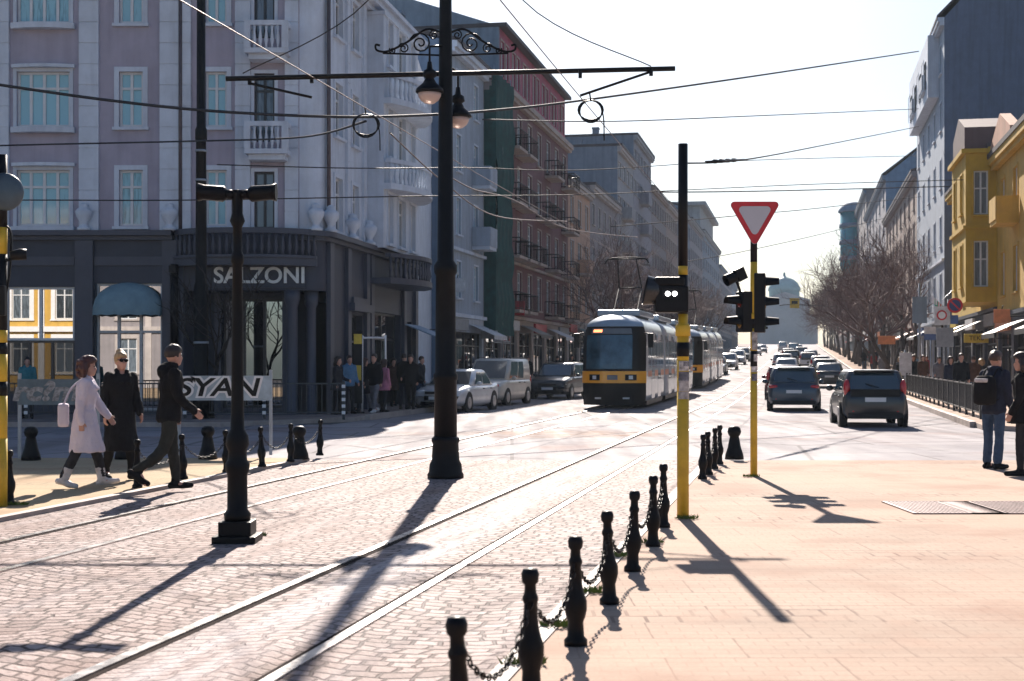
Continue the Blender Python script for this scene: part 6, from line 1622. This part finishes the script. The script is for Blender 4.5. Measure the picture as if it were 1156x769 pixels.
# ---------------------------------------------------------------- street furniture
def rail_fence(name, label, a, b_, hgt, step, m, posts=3.0, refl=False, group=None):
    a, b_ = Vector(a), Vector(b_); root = thing(name, label, 'railing', a, atan2(b_.y - a.y, b_.x - a.x), group); L = (b_.xy - a.xy).length; dz = (b_.z - a.z) / L
    n = max(1, round(L / posts)); q = MB()
    for i in range(n + 1): x = L * i / n; MB().b(x - .035, x + .035, -.035, .035, x * dz - .03, x * dz + hgt + .03).build('post', m, root)
    q = MB()
    for i in range(n):
        x0, x1 = L * i / n + .035, L * (i + 1) / n - .035
        for z in (.15, hgt - .06): q.add([(x0, -.02, x0 * dz + z), (x1, -.02, x1 * dz + z), (x1, .02, x1 * dz + z), (x0, .02, x0 * dz + z), (x0, -.02, x0 * dz + z + .04), (x1, -.02, x1 * dz + z + .04), (x1, .02, x1 * dz + z + .04), (x0, .02, x0 * dz + z + .04)], [(0, 3, 2, 1), (4, 5, 6, 7), (0, 1, 5, 4), (2, 3, 7, 6), (1, 2, 6, 5), (3, 0, 4, 7)])
        k = int((x1 - x0) / step)
        for j in range(1, k): x = x0 + (x1 - x0) * j / k; q.b(x - .01, x + .01, -.01, .01, x * dz + .15, x * dz + hgt - .05)
    q.build('bars', m, root)
    if refl:
        for i in range(n + 1):
            x = L * i / n; w = MB()
            for z in range(5): w.b(x - .05, x + .05, -.045, -.036, hgt * .12 + z * hgt * .18, hgt * .12 + z * hgt * .18 + .09)
            w.build('reflector', WHITE, root)
    return root
DKR = mat('dark_railing', (.03, .04, .05), .45, .2, .2, 5); BKR = mat('black_railing', (.018, .018, .022), .4, 0, .2, 5)
pA, pB = gp(-60, 476), gp(388, 474.5); pA.z = pB.z = .13
pA.y = pB.y = 38.9; pA.x = (-60 - CX) / F * 38.9; pB.x = (388 - CX) / F * 38.9
rail_fence('railing', 'dark pedestrian railing with white dashed posts in front of the corner building', pA, pB, 1.0, .14, DKR, 2.1, True)
pA, pB = st(sY(38.5, 4.75), 4.75), st(sY(74, 4.75), 4.75); pA.z += .13; pB.z += .13
rail_fence('railing', 'black pedestrian fence along the right kerb behind the man with the backpack', pA, pB, .95, .13, BKR, 1.7)
def barrier(label, pxs, py, z0, z1, txt, seed):
    a = gp(pxs[0], py); Y = a.y; a = at(pxs[0], HY, Y); b_ = at(pxs[1], HY, Y); L = b_.x - a.x; a.z = .05
    root = thing('barrier_panel', label, 'barrier', a, 0)
    MB().b(0, .05, 0, .05, 0, z1 + .1).build('post', GALV, root); MB().b(L - .05, L, 0, .05, 0, z1 + .1).build('post', GALV, root)
    q = MB(); q.b(.0, L, -.02, -.001, z0, z1); pn = q.build('panel', mat('panel_pale_%d' % seed, (.36, .44, .5) if seed == 3 else (.12, .17, .2), .5, 0, .35, 3, streak=.4), root)
    R_ = random.Random(seed)
    for bd, mt, yo in ((.02, STK, -.0225),) if seed == 5 else ((.04, WHITE, -.0225), (.008, BLACKP, -.027)):
        me = text_mesh(txt, (z1 - z0) * 1.02, .002, mat=mt, bold=bd, shear=.2); o = link('graffiti', me, pn, (L * .42, yo, (z0 + z1) / 2)); o.scale = (1.3, 1, 1)
    return root, L, pn
barrier('pale blue barrier panel sprayed with big black graffiti letters', (200, 307), 517, 1.0 - .05, 1.38, 'SYAN', 3)
rB, LB, pn = barrier('dull blue barrier panel with smudged pale graffiti and a yellow sticker at far left', (20, 112), 521, .9, 1.33, 'rc?ms', 5)
q = MB(); q.b(LB - .2, LB - .03, -.027, -.021, .93, 1.02); q.build('sticker', SIGNS[6], pn)
# white tubular frame and yellow sign by the entrance
p = pav(409, 470); fr = thing('tubular_frame', 'white tubular arch standing in front of the shop entrance', 'frame', p, .2)
q = MB(); q.tube(smooth_path([(0, 0, 0), (0, 0, 2.2), (.06, 0, 2.3), (.66, 0, 2.3), (.72, 0, 2.2), (.72, 0, 0)], 3), .03, 8); q.build('tube', WHITE, fr)
p = pav(404, 471.5); ys = thing('pavement_sign', 'slim black and yellow sign stand left of the white tubular frame', 'sign', p, .1)
q = MB(); q.b(-.13, .13, -.03, .03, .3, 2.5); q.b(-.2, .2, -.15, .15, 0, .05); q.b(-.03, .03, -.02, .02, .05, .3); q.build('board', BLACKP, ys)
q = MB(); q.b(-.12, .12, -.036, -.0305, 2.1, 2.4); q.b(-.1, .1, -.036, -.0305, 1.0, 1.45); q.build('panel', SIGNS[6], ys)
# right-hand signs
def sign_post(label, px, Y, hgt, boards, t=None, m=GALV):
    p = at(px, HY, Y); p.z = zt(Y) + .13; root = thing('sign_post', label, 'sign', p, -.12)
    MB().lathe([(0, 0), (.05, 0), (.05, hgt), (0, hgt)], 10).build('post', m, root)
    for nm, x0, x1, z0, z1, mm in boards:
        q = MB()
        if nm == 'round_plate': q.lathe([(0, 0), (x1, 0), (x1, .03), (0, .03)], 22, (0, 0, 0), 0, False, Matrix.Translation((x0, -.06, z0)) @ Matrix.Rotation(pi / 2, 4, 'X'))
        else: q.b(x0, x1, -.08, -.052, z0, z1)
        q.build(nm, mm, root)
    return root
k58 = lambda Y: Y / F
Y = 56; Zp = lambda py: EYE + (HY - py) * Y / F - zt(Y) - .13; Xp = lambda px, c: (px - c) * Y / F
r_ = sign_post('sign post with a round no parking plate, white panels and a small tricolour flag', 1071, Y, Zp(338), [('panel', Xp(1055, 1071), Xp(1072, 1071), Zp(367), Zp(346), SIGNS[1]), ('panel', Xp(1057, 1071), Xp(1076, 1071), Zp(392), Zp(370), SIGNS[7]), ('panel', Xp(1071, 1071) + .06, Xp(1081, 1071), Zp(366), Zp(356), SIGNS[2])])
q = MB(); q.lathe([(0, 0), (.3, 0), (.3, .02), (0, .02)], 24, (0, 0, 0), 0, False, Matrix.Translation((.22, -.1, Zp(345))) @ Matrix.Rotation(pi / 2, 4, 'X')); rp_ = q.build('round_plate', RED, r_)
q = MB(); q.lathe([(0, 0), (.22, 0), (.22, .012), (0, .012)], 24, (0, 0, 0), 0, False, Matrix.Translation((.22, -.122, Zp(345))) @ Matrix.Rotation(pi / 2, 4, 'X')); q.build('blue_field', mat('sign_navy', (.03, .05, .16), .4, 0, .1, 4), rp_)
q = MB(); q.add([(0.02, -.137, .0), (.06, -.137, .04), (.37, -.137, -.27), (.33, -.137, -.31)], [(0, 1, 2, 3)]); q.v = [v + Vector((.025, 0, Zp(345) + .135)) for v in q.v]; q.build('red_bar', RED, rp_)
q = MB(); q.lathe([(0, 0), (.2, 0), (.2, .01), (0, .01)], 20, (0, 0, 0), 0, False, Matrix.Translation((Xp(1063, 1071), -.085, Zp(356))) @ Matrix.Rotation(pi / 2, 4, 'X')); q.build('red_ring', RED, r_)
q = MB(); q.lathe([(0, 0), (.14, 0), (.14, .01), (0, .01)], 20, (0, 0, 0), 0, False, Matrix.Translation((Xp(1063, 1071), -.0965, Zp(356))) @ Matrix.Rotation(pi / 2, 4, 'X')); q.build('white_field', WHITE, r_)
q = MB(); fl_ = lambda x, z: (x, .06 * sin(x * 5), z)
fg_ = thing('flag', 'small white green and red flag hanging out above the right pavement', 'flag', at(1072, 338, 57), 0)
for i, mm in enumerate((SIGNS[1], mat('flag_green', (.03, .3, .17), .8, 0, .1, 5), SIGNS[0])):
    q = MB(); q.add([fl_(-.72 + .12 * i + .1 * j - 0, -.12 - .1 * i * 1.3 + (.32 - .04 * j) * k_ * .9 - .06 * j) for k_ in (0, 1) for j in range(6)], [(j, j + 1, 7 + j, 6 + j) for j in range(5)]); q.build('stripe', mm, fg_)
q = MB(); q.tube([(.1, 0, .35), (-.62, 0, -.35)], .014, 5); q.build('staff', GALV, fg_)
Y = 62; sign_post('bus stop style post with a white and blue panel left of the no parking plate', 1051, Y, Zp(380), [('panel', Xp(1043, 1051), Xp(1056, 1051), Zp(377), Zp(369), SIGNS[1]), ('panel', Xp(1043, 1051), Xp(1056, 1051), Zp(384), Zp(377.2), SIGNS[2])])
Y = 70; sign_post('tall grey post with a dull blue board before the bare trees', 1038, Y, Zp(320), [('panel', Xp(1030, 1038), Xp(1046, 1038), Zp(365), Zp(335), BLUEG)])
Y = 66; sign_post('white upright board standing among the crowd on the right pavement', 1022, Y, Zp(395), [('panel', -.28, .28, Zp(424), Zp(398), SIGNS[1])])
def hung_sign(label, px, py, Y, w, h, m, txt=None, tm=None, name='hanging_sign', left=False):
    c = at(px, py, Y); root = thing(name, label, 'sign', c, -.1); q = MB(); q.b(-w / 2, w / 2, -.05, .05, -h / 2, h / 2); b_ = q.build('board', m, root, bevel=.015)
    if txt: link('lettering', text_mesh(txt, h * .72, .004, mat=tm), b_, (0, -.056, 0))
    q = MB(); q.tube([(0, 0, h / 2), (.05, 0, h / 2 + .15)], .02, 5); q.tube([((-1 if left else 1) * (w / 2 - .02), 0, 0), ((-1 if left else 1) * (w / 2 + .9), .1, 0)], .02, 5); q.build('bracket', BLACKP, root)
hung_sign('yellow hanging sign with dark lettering over the right pavement', 1102, 382, 60, 1.0, .38, SIGNS[6], 'TEKS', BLACKP)
hung_sign('bright orange hanging sign on the ochre house at right', 1131, 357, 56, .62, .55, SIGNS[4])
hung_sign('small orange red sign far up the right pavement before the trees', 1001, 384, 92, 1.1, .55, SIGNS[4])
hung_sign('red and white shop sign projecting from the maroon house', 577, 348, 79, 1.5, .8, SIGNS[0], left=True)
hung_sign('white box sign on the light blue house left of the green net', 516, 322, 66, .75, .65, SIGNS[1], left=True)
hung_sign('slim yellow sign by the column above the silver sedan', 509, 372, 64, .2, .65, SIGNS[6], left=True)
hung_sign('white illuminated-looking box sign above the van on the left pavement', 552, 378, 72, .85, .4, SIGNS[1], left=True)
c = at(897, 342, 150); rs = thing('route_sign', 'small yellow square sign hung on a wire over the far roadway', 'sign', c)
q = MB(); q.b(-.5, .5, -.04, .04, -.55, .5); q.build('board', SIGNS[6], rs); q = MB(); q.b(-.32, .32, -.05, -.041, -.12, .22); q.build('symbol', BLACKP, rs)
p = road(1010, 0, 74); p = st(sY(74, 4.9), 4.9); p.z += .13
# grate and manhole on the plaza
def grate(label, pxs, pys):
    a = gp(pxs[0], pys[0]); b_ = gp(pxs[1], pys[1]); cx_, cy_ = (a.x + b_.x) / 2, (a.y + b_.y) / 2; w, d = abs(b_.x - a.x), abs(a.y - b_.y)
    root = thing('drain_grate', label, 'grate', (cx_, cy_, .052)); q = MB()
    q.b(-w / 2, w / 2, -d / 2, -d / 2 + .03, 0, .012); q.b(-w / 2, w / 2, d / 2 - .03, d / 2, 0, .012); q.b(-w / 2, -w / 2 + .03, -d / 2 + .03, d / 2 - .03, 0, .012); q.b(w / 2 - .03, w / 2, -d / 2 + .03, d / 2 - .03, 0, .012)
    n = 22
    for i in range(n): x = -w / 2 + .05 + (w - .1) * i / (n - 1); q.b(x - .012, x + .012, -d / 2 + .03, d / 2 - .03, 0, .01)
    q.build('bars', mat('grate_iron', (.22, .15, .14), .5, .3, .3, 8), root); q = MB(); q.b(-w / 2 + .01, w / 2 - .01, -d / 2 + .01, d / 2 - .01, .001, .004); q.build('pit', GROOVE, root)
grate('brown iron drain grate set in the plaza, left half', (1031, 1094), (586, 572)); grate('brown iron drain grate set in the plaza, cut by the right picture edge', (1097, 1165), (586, 572))
# weeds round the bollards
WEED = mat('weed_green', (.1, .14, .025), .9, 0, .4, 20)
def weeds(label, c, n, r):
    q = MB()
    for i in range(n):
        a = random.random() * 6.28; d = r * sqrt(random.random()); x, y = cos(a) * d * 1.6, sin(a) * d; h = random.uniform(.015, .05); b2 = random.random() * 6.28; w = .008
        q.add([(x - w, y, 0), (x + w, y, 0), (x + cos(b2) * h * .8, y + sin(b2) * h * .8, h)], [(0, 1, 2)])
    tag(q.build('weeds', WEED, None, c), label, 'weeds', kind='stuff')
for i, (px, py, l) in enumerate(((697, 636, 'green weeds at the kerb between the fourth and fifth right bollards'), (632, 717, 'weeds left of the third right bollard'), (590, 762, 'weeds at the foot of the nearest whole bollard'), (735, 620, 'weeds in front of the sixth right bollard'), (775, 592, 'weeds around the foot of the near yellow pole'), (286, 606, 'weeds by the base of the twin headed lamp post'), (848, 543, 'weeds at the foot of the give way post'), (20, 576, 'weeds by the bollard at the left edge'), (668, 678, 'weeds by the fourth right bollard'))):
    p = gp(px, py); p.z = .06 if i not in (5,) else .008; weeds(l, p, 90, .075)
# thin bluish haze volume filling the air of the whole scene
hz_ = MB().b(-705, 905, -66, 2205, -1.5, 42).build('haze', [])
hm_ = bpy.data.materials.new('haze_air'); hm_.use_nodes = True; t_ = hm_.node_tree; t_.nodes.remove(t_.nodes['Principled BSDF'])
vo_ = t_.nodes.new('ShaderNodeVolumePrincipled'); vo_.inputs['Color'].default_value = (.72, .84, .95, 1); vo_.inputs['Density'].default_value = .0003; vo_.inputs['Anisotropy'].default_value = .0
t_.links.new(vo_.outputs[0], t_.nodes['Material Output'].inputs['Volume']); hz_.data.materials.append(hm_); tag(hz_, kind='stuff')
# ---------------------------------------------------------------- light, sky, camera
EL, AZ_ = radians(33.2), radians(.8)
W = bpy.data.worlds.new('World'); S.world = W; W.use_nodes = True
bg = W.node_tree.nodes['Background']; sky = W.node_tree.nodes.new('ShaderNodeTexSky'); sky.sky_type = 'NISHITA'; sky.sun_disc = False
sky.sun_elevation = EL; sky.sun_rotation = AZ_; sky.air_density = 1.1; sky.dust_density = 1.7; sky.ozone_density = 4.5; sky.altitude = 400
W.node_tree.links.new(sky.outputs[0], bg.inputs['Color']); bg.inputs['Strength'].default_value = .05
sl = bpy.data.lights.new('sun', 'SUN'); sl.energy = 5.0; sl.angle = radians(.5); sl.color = (1.0, .9, .8)
so = bpy.data.objects.new('sun', sl); COL.objects.link(so)
d = Vector((-sin(AZ_) * cos(EL), -cos(AZ_) * cos(EL), -sin(EL))); so.rotation_euler = d.to_track_quat('-Z', 'Y').to_euler(); so.location = (0, 20, 60)
cam = bpy.data.cameras.new('camera'); co_ = bpy.data.objects.new('camera', cam); COL.objects.link(co_)
cam.sensor_width = 36; cam.lens = F / 1156 * 36; cam.clip_end = 5000; cam.clip_start = .1; cam.shift_y = (HY - 384.5) / 1156
co_.location = (0, 0, EYE); co_.rotation_euler = (pi / 2, 0, 0)
cam.dof.use_dof = True; cam.dof.focus_distance = 21; cam.dof.aperture_fstop = 4.0
S.camera = co_
v = S.view_settings; v.view_transform = 'Standard'; v.look = 'None'; v.exposure = 1.2; v.gamma = 1; v.use_curve_mapping = False
S.render.engine = 'CYCLES'; S.cycles.use_denoising = True; S.cycles.max_bounces = 6; S.cycles.diffuse_bounces = 2; S.cycles.glossy_bounces = 3; S.cycles.transmission_bounces = 3; S.cycles.sample_clamp_indirect = 6
